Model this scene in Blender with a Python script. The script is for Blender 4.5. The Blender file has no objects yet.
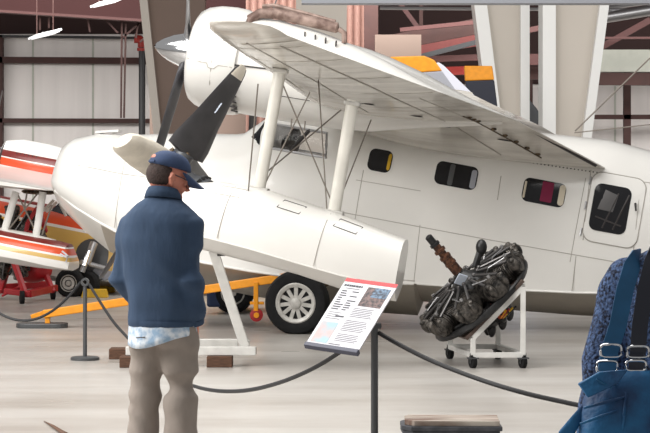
import bpy, bmesh, math, random
from mathutils import Vector as V, Matrix, Euler
random.seed(7)
C = bpy.context.scene.collection
F = 2200.0; CX = 325.0; HY = 171.0; EYE = 1.7
PI = math.pi
def at(u, v, D):
    return V(((u-CX)*D/F, D, EYE+(HY-v)*D/F))

# ------------------------------------------------------------------ materials
def mat(name, col, rough=.5, metal=0, noise=0, nscale=8, bump=0, bscale=40, col2=None, emit=None, spec=.5, coat=0, stretch=None, trans=0, alpha=1):
    m = bpy.data.materials.new(name); m.use_nodes = True
    nt = m.node_tree; b = nt.nodes['Principled BSDF']
    b.inputs['Base Color'].default_value = (*col, 1)
    b.inputs['Roughness'].default_value = rough; b.inputs['Metallic'].default_value = metal
    b.inputs['Specular IOR Level'].default_value = spec
    b.inputs['Coat Weight'].default_value = coat
    b.inputs['Transmission Weight'].default_value = trans
    b.inputs['Alpha'].default_value = alpha
    tc = nt.nodes.new('ShaderNodeTexCoord'); src = tc.outputs['Object']
    if stretch:
        mp = nt.nodes.new('ShaderNodeMapping'); mp.inputs['Scale'].default_value = stretch
        nt.links.new(src, mp.inputs['Vector']); src = mp.outputs['Vector']
    if noise or col2:
        n = nt.nodes.new('ShaderNodeTexNoise'); n.inputs['Scale'].default_value = nscale; n.inputs['Detail'].default_value = 6
        nt.links.new(src, n.inputs['Vector'])
        r = nt.nodes.new('ShaderNodeValToRGB')
        c2 = col2 if col2 else tuple(c*(1-noise) for c in col)
        r.color_ramp.elements[0].position = .38; r.color_ramp.elements[1].position = .62
        r.color_ramp.elements[0].color = (*c2, 1); r.color_ramp.elements[1].color = (*col, 1)
        nt.links.new(n.outputs['Fac'], r.inputs['Fac']); nt.links.new(r.outputs['Color'], b.inputs['Base Color'])
    if bump:
        n2 = nt.nodes.new('ShaderNodeTexNoise'); n2.inputs['Scale'].default_value = bscale; n2.inputs['Detail'].default_value = 4
        nt.links.new(src, n2.inputs['Vector'])
        bp = nt.nodes.new('ShaderNodeBump'); bp.inputs['Strength'].default_value = bump; bp.inputs['Distance'].default_value = .02
        nt.links.new(n2.outputs['Fac'], bp.inputs['Height']); nt.links.new(bp.outputs['Normal'], b.inputs['Normal'])
    if emit:
        b.inputs['Emission Color'].default_value = (*col, 1); b.inputs['Emission Strength'].default_value = emit
    return m
def sr(r, g, b):
    f = lambda c: ((c/255+.055)/1.055)**2.4 if c > 10 else c/255/12.92
    return (f(r), f(g), f(b))
def stripes(name, base, bands, slope=0, rough=.3):
    """hard-edged paint stripes along the airframe; bands = [(z_from, colour), ...] upwards"""
    m = mat(name, base, rough, coat=.3); nt = m.node_tree; b = nt.nodes['Principled BSDF']
    tc = nt.nodes.new('ShaderNodeTexCoord'); sx = nt.nodes.new('ShaderNodeSeparateXYZ')
    nt.links.new(tc.outputs['Object'], sx.inputs[0])
    ma = nt.nodes.new('ShaderNodeMath'); ma.operation = 'MULTIPLY_ADD'; ma.inputs[1].default_value = slope
    nt.links.new(sx.outputs['X'], ma.inputs[0]); nt.links.new(sx.outputs['Z'], ma.inputs[2])
    mr = nt.nodes.new('ShaderNodeMapRange'); mr.inputs['From Min'].default_value = -1.4; mr.inputs['From Max'].default_value = .6
    nt.links.new(ma.outputs[0], mr.inputs['Value'])
    r = nt.nodes.new('ShaderNodeValToRGB'); r.color_ramp.interpolation = 'CONSTANT'
    e = r.color_ramp.elements; e[0].position = 0; e[0].color = (*base, 1); e.remove(e[1])
    for z, c in bands:
        k = e.new(min(1,max(0,(z+1.4)/2))); k.color = (*c, 1)
    nt.links.new(mr.outputs[0], r.inputs['Fac']); nt.links.new(r.outputs['Color'], b.inputs['Base Color'])
    return m
M = {}
M['white'] = mat('aircraft_white', (.80,.785,.75), .28, noise=.05, nscale=1.3, coat=.25, bump=.05, bscale=2.2)
M['wing'] = mat('wing_cream', (.70,.665,.61), .24, col2=(.50,.47,.42), nscale=2.6, coat=.3, bump=.35, bscale=3.0, stretch=(.5,2.0,1))
M['keel'] = mat('keel_shaded', (.46,.42,.36), .45, noise=.15, nscale=2)  # hull bottom: shade under the fuselage put into a darker colour
M['line'] = mat('seam_grey', (.40,.375,.34), .7)
M['dark'] = mat('seam_dark', (.035,.03,.03), .6)
M['glass'] = mat('cabin_glass', (.010,.010,.012), .12, spec=.35)
M['clear'] = mat('clear_glass', (.9,.92,.93), .03, trans=1, alpha=.15)
M['crimson'] = mat('crimson_cloth', sr(120,22,60), .8)
M['cream_pt'] = mat('cream_interior', sr(205,195,175), .7)
M['strut'] = mat('strut_white', (.70,.68,.62), .35, noise=.1, nscale=5)
M['wire'] = mat('bracing_wire', (.20,.175,.15), .5, metal=.3)
M['blade'] = mat('blade_dark', (.075,.073,.08), .42, noise=.35, nscale=3, coat=.2)
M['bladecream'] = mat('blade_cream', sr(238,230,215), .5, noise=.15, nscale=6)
M['hub'] = mat('hub_grey', (.11,.115,.125), .42, metal=.4)
M['brass'] = mat('oily_brass', (.16,.11,.065), .45, metal=.6, col2=(.05,.04,.03), nscale=30)
M['chrome'] = mat('polished_metal', (.72,.73,.75), .12, metal=1)
M['steel'] = mat('brushed_steel', (.45,.45,.46), .35, metal=.8)
M['rust'] = mat('rusty_pipe', sr(160,138,128), .6, metal=.2, col2=sr(104,82,74), nscale=9)
M['tyre'] = mat('tyre_rubber', (.012,.012,.013), .75, spec=.25, noise=.3, nscale=20)
M['rim'] = mat('wheel_rim', (.58,.565,.53), .45, metal=.2, noise=.2, nscale=20)
M['orange'] = mat('orange_paint', sr(232,150,20), .45, noise=.12, nscale=12)
M['yellow'] = mat('yellow_paint', sr(215,170,30), .5, noise=.2, nscale=10)
M['redwheel'] = mat('red_rubber', sr(150,30,35), .5)
M['frame'] = mat('stand_white', (.72,.71,.68), .45, noise=.12, nscale=9)
M['wood'] = mat('brown_timber', sr(96,66,48), .8, noise=.4, nscale=14, bump=.3, stretch=(1,8,8))
M['plate'] = mat('brown_plate', sr(82,66,58), .6, noise=.2, nscale=6)
M['eng'] = mat('oily_castings', (.15,.135,.12), .32, metal=.6, col2=(.016,.015,.014), nscale=16, bump=.5, bscale=60)
M['engd'] = mat('dark_castings', (.030,.030,.031), .4, metal=.4, noise=.4, nscale=20)
M['tube'] = mat('pushrod_grey', (.12,.115,.115), .3, metal=.6)
M['copper'] = mat('worn_shaft', sr(120,82,62), .45, metal=.6, col2=sr(70,50,42), nscale=30)
M['label'] = mat('label_paper', sr(205,215,230), .5)
M['post'] = mat('barrier_post', (.085,.088,.092), .42, metal=.4)
M['rope'] = mat('barrier_cord', (.012,.012,.014), .6)
M['red'] = mat('red_frame', sr(170,22,32), .4, noise=.15, nscale=8)
M['beam'] = mat('maroon_steel', sr(72,28,25), .6, noise=.12, nscale=4)
M['beamp'] = mat('pink_flange', sr(78,38,35), .6)
M['pinkbeam'] = mat('salmon_steel', sr(118,50,46), .6, noise=.1)
M['beamd'] = mat('brown_steel', sr(60,30,25), .7, noise=.2, nscale=3)
M['roof'] = mat('roof_maroon', sr(58,20,19), .8, noise=.1, nscale=.5)
M['roofd'] = mat('gable_maroon', sr(40,17,15), .85, noise=.2, nscale=.4)
M['black'] = mat('black_pipe', (.02,.02,.022), .5)
M['redc'] = mat('red_coupling', sr(160,45,38), .5)
M['column'] = mat('column_cream', sr(196,188,178), .55, noise=.04, nscale=.6)
M['colw'] = mat('column_white', sr(232,232,230), .5)
M['wallm'] = mat('wall_panel', sr(218,213,210), .7, noise=.07, nscale=.5, stretch=(6,1,.3), bump=.25, bscale=5)
M['wallg'] = mat('insulation', sr(178,180,170), .8, noise=.12, nscale=2, bump=.5, bscale=3)
M['pinkwall'] = mat('pink_curtain', sr(165,132,122), .7)
M['tan'] = mat('tan_panel', sr(128,110,100), .8, noise=.06, nscale=.5)
M['lamp'] = mat('lamp_tube', (1,1,1), .5, emit=.7)
M['lampb'] = mat('lamp_body', (.75,.76,.76), .4)
M['sign'] = mat('sign_sheet', sr(214,214,220), .35, coat=.3)
M['signred'] = mat('sign_red', sr(195,35,45), .4)
M['ink'] = mat('sign_ink', sr(70,70,78), .6)
M['inkl'] = mat('sign_small_ink', sr(120,118,126), .6)
M['signblue'] = mat('sign_tint', sr(165,195,205), .5, col2=sr(212,178,176), nscale=14)
M['photo1'] = mat('photo_brown', sr(125,98,94), .5, col2=sr(44,34,40), nscale=60)
M['photo2'] = mat('photo_blue', sr(110,140,170), .5, col2=sr(30,42,62), nscale=60)
M['holder'] = mat('holder_slate', sr(72,74,92), .4)
M['skin'] = mat('skin', sr(214,138,116), .5, noise=.12, nscale=18)
M['hair'] = mat('hair_brown', sr(68,52,48), .8, noise=.4, nscale=60, bump=.5, bscale=120)
M['jacket'] = mat('navy_fleece', sr(50,70,96), .9, noise=.10, nscale=14, bump=.35, bscale=10, stretch=(1.6,1.6,.5))
M['cap'] = mat('navy_cap', sr(52,70,104), .85, noise=.25, nscale=14)
M['shirt'] = mat('patterned_shirt', sr(222,230,238), .8, col2=sr(150,178,205), nscale=26)
M['pants'] = mat('khaki_trousers', sr(150,140,132), .9, noise=.12, nscale=8, bump=.45, bscale=7, stretch=(1.3,1.3,.8))
M['shoe'] = mat('brown_shoe', sr(60,45,38), .6)
M['lens'] = mat('spectacle_frame', (.03,.03,.035), .3)
M['tweed'] = mat('patterned_coat', sr(84,110,155), .9, col2=sr(12,18,42), nscale=80, bump=.8, bscale=90)
M['teal'] = mat('teal_bag', sr(18,98,148), .6, col2=sr(8,56,100), nscale=7, bump=.6, bscale=14)
M['tealstrap'] = mat('teal_strap', sr(22,92,138), .6, noise=.2, nscale=9)
M['jeans'] = mat('dark_jeans', sr(35,40,62), .9)
M['navy'] = mat('navy_paint', sr(24,28,44), .4)
M['gfin'] = mat('grey_fin', sr(150,152,160), .5)
M['lfin'] = mat('pale_fin', sr(205,207,218), .5)
M['cart'] = mat('cart_blue', sr(30,48,84), .5)
M['board'] = mat('worn_board', sr(206,196,184), .7, col2=sr(120,92,78), nscale=5, stretch=(.6,5,1))
M['boarde'] = mat('board_edge', sr(88,90,96), .8, noise=.4, nscale=20)
M['wires'] = mat('wiring', sr(190,70,30), .5, col2=sr(30,25,30), nscale=30)

def floor_mat():
    m = mat('polished_concrete', (.6,.58,.56), .34); nt = m.node_tree; b = nt.nodes['Principled BSDF']
    tc = nt.nodes.new('ShaderNodeTexCoord')
    mp = nt.nodes.new('ShaderNodeMapping'); mp.inputs['Scale'].default_value = (.3,1.1,1); nt.links.new(tc.outputs['Object'], mp.inputs[0])
    n = nt.nodes.new('ShaderNodeTexNoise'); n.inputs['Scale'].default_value = 1.1; n.inputs['Detail'].default_value = 8; n.inputs['Roughness'].default_value = .6
    nt.links.new(mp.outputs[0], n.inputs['Vector'])
    r = nt.nodes.new('ShaderNodeValToRGB'); r.color_ramp.elements[0].position = .3; r.color_ramp.elements[1].position = .7
    r.color_ramp.elements[0].color = (.33,.30,.27,1); r.color_ramp.elements[1].color = (.49,.47,.445,1)
    nt.links.new(n.outputs['Fac'], r.inputs[0]); nt.links.new(r.outputs[0], b.inputs['Base Color'])
    n2 = nt.nodes.new('ShaderNodeTexNoise'); n2.inputs['Scale'].default_value = 3; nt.links.new(mp.outputs[0], n2.inputs['Vector'])
    mr = nt.nodes.new('ShaderNodeMapRange'); mr.inputs['To Min'].default_value = .22; mr.inputs['To Max'].default_value = .42
    nt.links.new(n2.outputs['Fac'], mr.inputs[0]); nt.links.new(mr.outputs[0], b.inputs['Roughness'])
    return m
M['floor'] = floor_mat()

# ------------------------------------------------------------------ mesh builder
def frame_of(d, up=V((0,0,1))):
    d = d.normalized()
    s = d.cross(up)
    if s.length < 1e-4: s = d.cross(V((1,0,0)))
    s.normalize(); t = s.cross(d).normalized()
    return s, t
class MB:
    def __init__(s): s.v = []; s.f = []; s.mi = []; s.k = 0
    def add(s, vs, fs):
        o = len(s.v); s.v += [V(x) for x in vs]
        for f in fs: s.f.append([i+o for i in f]); s.mi.append(s.k)
    def box(s, c, d, R=None):
        c = V(c); hx, hy, hz = d[0]/2, d[1]/2, d[2]/2
        vs = [V((x,y,z)) for x in (-hx,hx) for y in (-hy,hy) for z in (-hz,hz)]
        if R is not None: vs = [R @ q for q in vs]
        s.add([c+q for q in vs], [(0,1,3,2),(4,6,7,5),(0,4,5,1),(2,3,7,6),(0,2,6,4),(1,5,7,3)])
    def beam(s, a, b, w, h, up=V((0,0,1))):
        a = V(a); b = V(b); d = b-a; si, t = frame_of(d, up)
        vs = []
        for p in (a, b):
            for x, y in ((-1,-1),(1,-1),(1,1),(-1,1)): vs.append(p+si*x*w/2+t*y*h/2)
        s.add(vs, [(3,2,1,0),(4,5,6,7),(0,1,5,4),(1,2,6,5),(2,3,7,6),(3,0,4,7)])
    def rings(s, rs, cap=True, closed=False):
        n = len(rs[0]); vs = [q for r in rs for q in r]; fs = []
        m = len(rs)
        for i in range(m if closed else m-1):
            j = (i+1) % m
            for k in range(n):
                l = (k+1) % n
                fs.append((i*n+k, i*n+l, j*n+l, j*n+k))
        if cap and not closed:
            fs.append(tuple(range(n))[::-1]); fs.append(tuple((m-1)*n+k for k in range(n)))
        s.add(vs, fs)
    def tube(s, pts, r, n=10, up=V((0,0,1)), flat=1, closed=False):
        pts = [V(p) for p in pts]; m = len(pts); rs = []
        rr = r if isinstance(r, (list, tuple)) else [r]*m
        for i, p in enumerate(pts):
            if closed: d = pts[(i+1)%m]-pts[i-1]
            else: d = pts[min(i+1,m-1)]-pts[max(i-1,0)]
            si, t = frame_of(d, up)
            rs.append([p+si*math.cos(2*PI*k/n)*rr[i]+t*math.sin(2*PI*k/n)*rr[i]*flat for k in range(n)])
        s.rings(rs, True, closed)
    def lathe(s, o, ax, prof, n=32, up=V((0,0,1)), cap=True):
        """prof = [(distance along axis, radius)]"""
        o = V(o); ax = V(ax).normalized(); si, t = frame_of(ax, up)
        s.rings([[o+ax*d+(si*math.cos(2*PI*k/n)+t*math.sin(2*PI*k/n))*max(r,1e-4) for k in range(n)] for d, r in prof], cap)
    def ell(s, c, r, R=None, n=16, m=10):
        c = V(c); rs = []
        for i in range(m+1):
            a = -PI/2+PI*i/m; cr = max(math.cos(a), .01)
            ring = [V((r[0]*cr*math.cos(2*PI*k/n), r[1]*cr*math.sin(2*PI*k/n), r[2]*math.sin(a))) for k in range(n)]
            rs.append([c+((R @ q) if R is not None else q) for q in ring])
        s.rings(rs)
    def prism(s, poly, off):
        off = V(off); n = len(poly); vs = [V(p) for p in poly]+[V(p)+off for p in poly]
        fs = [tuple(range(n))[::-1], tuple(range(n, 2*n))]
        for i in range(n):
            j = (i+1) % n; fs.append((i, j, j+n, i+n))
        s.add(vs, fs)
    def build(s, name, m, parent=None, smooth=True, bevel=0, sub=0, fix=True):
        me = bpy.data.meshes.new(name)
        me.from_pydata([tuple(q) for q in s.v], [], s.f)
        ms = m if isinstance(m, (list, tuple)) else [m]
        for x in ms: me.materials.append(M[x] if isinstance(x, str) else x)
        me.polygons.foreach_set('material_index', s.mi)
        if fix:
            bm = bmesh.new(); bm.from_mesh(me); bmesh.ops.recalc_face_normals(bm, faces=bm.faces); bm.to_mesh(me); bm.free()
        o = bpy.data.objects.new(name, me); C.objects.link(o)
        if smooth: 
            me.shade_smooth(); me.set_sharp_from_angle(angle=math.radians(40))
        if bevel:
            b = o.modifiers.new('b', 'BEVEL'); b.width = bevel; b.segments = 2; b.limit_method = 'ANGLE'
        if sub:
            q = o.modifiers.new('s', 'SUBSURF'); q.levels = sub; q.render_levels = sub
        if parent: o.parent = parent
        return o
def remesh(mb, name, m, parent, vox=.012, smooth=4):
    o = mb.build(name, m, None, False)
    r = o.modifiers.new('r', 'REMESH'); r.mode = 'VOXEL'; r.voxel_size = vox
    q = o.modifiers.new('q', 'SMOOTH'); q.factor = .5; q.iterations = smooth
    dg = bpy.context.evaluated_depsgraph_get(); dg.update()
    me = bpy.data.meshes.new_from_object(o.evaluated_get(dg)); me.name = name
    old = o.data; o.modifiers.clear(); o.data = me; bpy.data.meshes.remove(old)
    me.shade_smooth()
    if parent: o.parent = parent
    return o
def tag(o, label=None, cat=None, group=None, kind=None):
    if label: o['label'] = label
    if cat: o['category'] = cat
    if group: o['group'] = group
    if kind: o['kind'] = kind
    return o
def empty(name, loc=(0,0,0), label=None, cat=None, group=None, mw=None):
    o = bpy.data.objects.new(name, None); C.objects.link(o); o.empty_display_size = .2
    if mw is not None: o.matrix_world = mw
    else: o.location = loc
    return tag(o, label, cat, group)
def S(name, mb, m, smooth=False, **k):
    return tag(mb.build(name, m, None, smooth, **k), kind='structure')
def lerp(a, b, t): return a+(b-a)*t
def interp(tab, x):
    if x <= tab[0][0]: return tab[0][1:]
    for p, q in zip(tab, tab[1:]):
        if x <= q[0]:
            t = (x-p[0])/(q[0]-p[0]); return tuple(lerp(i, j, t) for i, j in zip(p[1:], q[1:]))
    return tab[-1][1:]

# ------------------------------------------------------------------ camera, light, world
cam = bpy.data.cameras.new('camera'); co = bpy.data.objects.new('camera', cam); C.objects.link(co)
cam.sensor_width = 36; cam.lens = 36*F/650; cam.clip_end = 500
co.location = (0,0,EYE); co.rotation_euler = (PI/2,0,0); cam.shift_y = -(216.5-HY)/650
bpy.context.scene.camera = co
w = bpy.data.worlds.new('world'); bpy.context.scene.world = w; w.use_nodes = True
bg = w.node_tree.nodes['Background']; bg.inputs[0].default_value = (1,.985,.965,1); bg.inputs[1].default_value = .31
def area(name, loc, rot, sx, sy, e, col=(1,.98,.95)):
    l = bpy.data.lights.new(name, 'AREA'); l.shape = 'RECTANGLE'; l.size = sx; l.size_y = sy; l.energy = e; l.color = col
    o = bpy.data.objects.new(name, l); C.objects.link(o); o.location = loc; o.rotation_euler = rot
area('unseen_area_light', (-4,16,9), (0,0,0), 14, 9, 1500)  # unseen overhead light, added without any fitting
area('unseen_area_light', (-10,11,7), (math.radians(20),math.radians(-40),0), 6, 6, 1300)  # unseen light from the upper left, no fitting
area('unseen_area_light', (0,53,7.2), (math.radians(60),0,0), 60, 3, 5600)  # added fill that brightens the back wall, stands for no lamp
area('unseen_area_light', (0,30,9), (math.radians(48),0,0), 30, 6, 1800)  # added fill tilted onto the columns, stands for no lamp
vs = bpy.context.scene.view_settings; vs.view_transform = 'Standard'; vs.look = 'None'; vs.gamma = 1; vs.exposure = .25; vs.use_curve_mapping = False

# ------------------------------------------------------------------ hangar
WD = 70.0
m_ = MB(); m_.box((0,30,-.05), (90,110,.1)); S('floor', m_, 'floor')
m_ = MB(); m_.box((0,WD+.1,3.2), (90,.2,6.4)); S('wall_back', m_, 'wallm')
m_ = MB()                                     # maroon gable above the panels
a, b = at(-600,34,WD-.05), at(150,34,WD-.05)
m_.box(((a.x+b.x)/2, WD-.1, (a.z+12)/2), (b.x-a.x, .1, 12-a.z))
a, b = at(150,84,WD-.05), at(1300,84,WD-.05)
m_.box(((a.x+b.x)/2, WD-.1, (a.z+12)/2), (b.x-a.x, .1, 12-a.z))
S('trim_1', m_, 'roofd')
m_ = MB(); m_.prism([(-45,WD+.2,8.6),(45,WD+.2,8.6),(45,44,10.5),(-45,44,10.5)], (0,0,.1)); S('ceiling', m_, 'roof')
# panel seams and girts on the back wall
m_ = MB()
for u in list(range(-567, 160, 60)):
    p = at(u,80,WD); m_.box((p.x, WD-.005, 3), (.06,.03,6))
for u in list(range(615, 1200, 60)): 
    p = at(u,80,WD); m_.box((p.x, WD-.005, 2.2), (.06,.03,4.4))
S('trim_2', m_, 'wallg')
def hbeam(name, u0, v0, u1, v1, D, h, d, m):
    q = MB(); a = at(u0,v0,D); b = at(u1,v1,D); q.beam(a, b, d, h); return S(name, q, m)
hbeam('trim_3', -500,57,151,61,WD-.3,.2,.3,'beamd')
hbeam('trim_4', -500,119,151,121,WD-.3,.14,.3,'beamd')
hbeam('trim_5', -500,30,150,38,WD-.4,.08,.1,'black')
q = MB(); p = at(0,80,WD-.3); q.box((p.x,p.y,3),(.2,.3,6)); S('trim_6', q, 'beamd')
# sloping rafter with pale flange, top left
hbeam('trim_7', -300,-8,330,33,60,.07,.5,'beamp')
hbeam('trim_8', -300,-38,330,3,60,1.6,.10,'roof')
q = MB()
for (u0,v0,u1,v1) in ((95,8,118,33),(150,15,122,38),(86,8,90,32),(40,0,40,30),(49,2,49,28),(126,14,124,118),(122,14,121,118),(139,18,136,38),(165,20,140,42)):
    q.beam(at(u0,v0,60.5), at(u1,v1,60.5), .05, .05)
S('trim_9', q, 'beamd')
# right of the airplane: beams, insulation and wall framing
hbeam('trim_10', 600,38,700,38,62,.06,.2,'beamp')
hbeam('trim_11', 560,70,650,20,63,.18,.2,'beam')
q = MB(); a = at(590,50,66); b = at(720,72,66); q.box(((a.x+b.x)/2,66,(a.z+b.z)/2),(b.x-a.x,.4,a.z-b.z)); S('trim_12', q, 'wallg')
hbeam('trim_13', 590,79,760,80,65,.36,.3,'beamd')
hbeam('trim_14', 520,117,760,117,68,.14,.2,'beamd')
q = MB(); 
for u in (627,529,737): 
    p = at(u,80,68); q.box((p.x,68,2.4),(.22,.2,4.8))
S('trim_15', q, 'beamd')
hbeam('trim_16', 520,60,560,59,60,.3,.3,'beamp')
hbeam('trim_17', 520,73,560,74,61,.35,.3,'beamd')
hbeam('trim_18', 510,34,560,24,58,.14,.2,'beamp')
hbeam('trim_19', 400,30,480,22,56,.10,.2,'beamp')
hbeam('trim_20', 395,42,510,20,57,.40,.2,'beamd')
hbeam('trim_21', 410,45,482,34,60,.62,.2,'pinkbeam')
hbeam('trim_22', 415,58,485,40,55,.12,.2,'black')
hbeam('trim_23', 410,60,490,57,58,.16,.2,'beamp')
hbeam('trim_24', 410,72,490,70,59,.22,.2,'redc')
hbeam('trim_25', 390,-10,421,32,59,.12,.15,'beam')
hbeam('trim_26', 421,-10,421,36,59.5,.1,.1,'beamd')
hbeam('trim_27', 371,-10,371,56,55,.35,.3,'beamd')
q = MB(); a = at(375,35,54); b = at(421,60,54); q.box(((a.x+b.x)/2,54,(a.z+b.z)/2),(b.x-a.x,.3,a.z-b.z)); S('trim_28', q, 'tan')
# pipes under the roof at right
q = MB(); q.tube([at(590,20,50),at(700,2,50)], .13, 12); q.tube([at(590,10,52),at(700,-4,52)], .05, 8); q.tube([at(380,8,50),at(660,10,50)],.04,8); S('trim_29', q, 'steel', True)
# pale near beam across the top right
q = MB(); q.box((at(540,0,24).x, 24, at(0,-5,24).z), (5.2,.3,.2)); S('trim_30', q, 'gfin')
# tall built-up columns with white flanges
def column(n, ul0, ur0, ul1, ur1, D, fl):
    a, b = at(ul0,-40,D), at(ur0,-40,D); c, d = at(ul1,150,D), at(ur1,150,D)
    t = (a.z)/(a.z-c.z)
    e, f = a+(c-a)*t, b+(d-b)*t
    q = MB(); q.prism([a,b,f,e], (0,.5,0)); o = S('trim_%d'%n, q, 'tan' if n == 37 else 'column')
    q = MB(); wd = .13
    if n == 37: wd = .09
    if 'l' in fl: q.prism([a+V((-wd,-.25,0)),a+V((wd,-.25,0)),e+V((wd,-.25,0)),e+V((-wd,-.25,0))], (0,.9,0))
    if 'r' in fl: q.prism([b+V((-wd,-.25,0)),b+V((wd*.4,-.25,0)),f+V((wd*.4,-.25,0)),f+V((-wd,-.25,0))], (0,.9,0))
    if fl: S('trim_%d'%(n+1), q, 'colw' if n != 37 else 'column')
column(31, 474,526, 498,526, 45, 'lr')
column(33, 548,611, 548,586, 44, 'lr')
column(35, 296,348, 296,344, 46, '')
column(37, 140,205, 160,205, 50, 'l')
# tan hangar door leaf and pink pleated curtain
q = MB(); a = at(150,60,58); b = at(262,60,58); q.box(((a.x+b.x)/2,58,2.9),(b.x-a.x,.2,5.8)); S('door_1', q, 'tan')
q = MB()
a = at(246,0,57).x; b = at(372,0,57).x; n = 34
top = at(0,-30,57).z
pts = []
for i in range(n+1):
    pts.append((lerp(a,b,i/n), 57+(.12 if i%2 else -.12)))
for (x0,y0),(x1,y1) in zip(pts, pts[1:]):
    q.add([(x0,y0,0),(x1,y1,0),(x1,y1,top),(x0,y0,top),(x0,y0+.03,0),(x1,y1+.03,0),(x1,y1+.03,top),(x0,y0+.03,top)], [(0,1,2,3),(7,6,5,4),(3,2,6,7),(0,4,5,1),(0,3,7,4),(1,5,6,2)])
S('door_2', q, 'pinkwall')
# standpipe
t = empty('standpipe', (at(142,0,66).x,66,0), 'black vertical standpipe with a red elbow on the rear wall', 'pipe')
x0 = 0
q = MB(); z1 = at(0,44,66).z; q.tube([(0,0,0),(0,0,z1)], .10, 14); q.build('pipe', 'black', t)
q = MB(); q.tube([(0,0,z1-.1),(0,0,z1+.06),(-.06,0,z1+.14),(-.22,0,z1+.16)], .13, 14); q.build('elbow', 'redc', t)
q = MB(); q.lathe((0,0,at(0,51,66).z), (0,0,1), [(0,.15),(.09,.15)], 14); q.build('coupling', 'redc', t)
# ceiling lamps
def lamp(u, v, D, label):
    p = at(u,v,D); t = empty('ceiling_lamp', p, label, 'ceiling light', 'hanging fluorescent lamps')
    R = Matrix.Rotation(math.radians(-52),3,'Z') @ Euler((math.radians(14),math.radians(-10),0)).to_matrix()
    q = MB(); q.box((0,0,0), (.42,.75,.05), R); q.build('housing', 'lampb', t, False)
    for x in (-.13,0,.13):
        q = MB(); q.tube([R @ V((x,-.34,-.03)), R @ V((x,.34,-.03))], .02, 8); q.build('lamp_tube', 'lamp', t)
    q = MB(); q.tube([(-.2,0,0),(-.2,0,3)], .015, 6); q.tube([(.2,0,0),(.2,0,3)], .015, 6); q.build('hanger_rod', 'beamd', t)
lamp(45,34,54,'fluorescent lamp hanging lower, before the pale wall panels at far left')
lamp(107,2,54,'fluorescent lamp hanging higher, cut by the top edge left of the propeller')

# ------------------------------------------------------------------ airplane frame: x aft, y to the port side, z up
class Frame:
    def __init__(s, O, yaw, pitch):
        sa, ca, sp, cp = math.sin(yaw), math.cos(yaw), math.sin(pitch), math.cos(pitch)
        s.O = V(O); s.x = V((ca*cp,-sa*cp,-sp)); s.y = V((-sa,-ca,0)); s.z = V((sp*ca,-sp*sa,cp))
        s.m = Matrix(((s.x.x,s.y.x,s.z.x,s.O.x),(s.x.y,s.y.y,s.z.y,s.O.y),(s.x.z,s.y.z,s.z.z,s.O.z),(0,0,0,1)))
    def L(s, u, v, y):
        r = V(((u-CX)/F,1,(HY-v)/F)); c = V((0,0,EYE))-s.O
        p = c+r*((y-c.dot(s.y))/r.dot(s.y))
        return V((p.dot(s.x), y, p.dot(s.z)))
    def w(s, p): return s.m @ V(p)
class Hull:
    """stations: x, keel z, chine z, chine half width, side half width, top z, exponent"""
    def __init__(s, st): s.st = st
    def section(s, x, n=18):
        zk, zc, wc, ws, zt, e = interp(s.st, x); out = []
        for i in range(4):
            t = i/4; out.append((wc*t, lerp(zk, zc, t**1.15)))
        out.append((wc, zc))
        for i in range(1, n+1):
            th = PI/2*i/n
            y = ws*max(math.cos(th),0)**(2/e); z = zc+(zt-zc)*math.sin(th)**(2/e)
            if i == n: y = 0
            out.append((y, z))
        return out
    def y_at(s, x, z):
        zk, zc, wc, ws, zt, e = interp(s.st, x)
        if z <= zc: return wc*max(0,(z-zk)/(zc-zk))
        t = min(.999, (z-zc)/(zt-zc))
        return ws*(1-t**e)**(1/e)
    def mesh(s, xs):
        q = MB(); rs = []
        for x in xs:
            h = s.section(x); ring = [V((x,y,z)) for y, z in h]+[V((x,-y,z)) for y, z in h[-2:0:-1]]
            rs.append(ring)
        q.rings(rs); return q
    def pt(s, x, z, off=0, side=1): return V((x, side*(s.y_at(x,z)+off), z))
    def patch(s, q, poly, off=.004, thick=.012, side=1, div=None):
        """thick plate following the hull side, outline in (x,z)"""
        cx = sum(p[0] for p in poly)/len(poly); cz = sum(p[1] for p in poly)/len(poly)
        n = len(poly); K = 5; vs = []; fs = []
        for lay in (off, off-thick):
            for k in range(1, K+1):
                for p in poly:
                    vs.append(s.pt(lerp(cx,p[0],k/K), lerp(cz,p[1],k/K), lay, side))
            vs.append(s.pt(cx, cz, lay, side))
        h = n*K+1
        for L_ in (0, h):
            for i in range(n): fs.append((L_+h-1, L_+i, L_+(i+1)%n))
            for k in range(K-1):
                for i in range(n):
                    j = (i+1) % n; fs.append((L_+k*n+i, L_+(k+1)*n+i, L_+(k+1)*n+j, L_+k*n+j))
        for i in range(n):
            j = (i+1) % n; a = (K-1)*n; fs.append((a+i, a+j, h+a+j, h+a+i))
        q.add(vs, fs)
    def strip(s, q, pts, wd=.012, off=.003, side=1):
        P = []
        for (x0,z0),(x1,z1) in zip(pts, pts[1:]):
            n = max(1,int(math.hypot(x1-x0,z1-z0)/.12))
            P += [(lerp(x0,x1,i/n), lerp(z0,z1,i/n)) for i in range(n)]
        P.append(pts[-1])
        q.tube([s.pt(x,z,off-wd*.3,side) for x,z in P], wd/2, 5)
def rrect(cx, cz, w_, h_, r=.06, sk=0, n=5):
    out = []
    for sx, sz, a0 in ((1,1,0),(-1,1,PI/2),(-1,-1,PI),(1,-1,1.5*PI)):
        for i in range(n+1):
            a = a0+PI/2*i/n
            x = sx*(w_/2-r)+r*math.cos(a); z = sz*(h_/2-r)+r*math.sin(a)
            out.append((cx+x, cz+z+x*sk))
    return out
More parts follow.
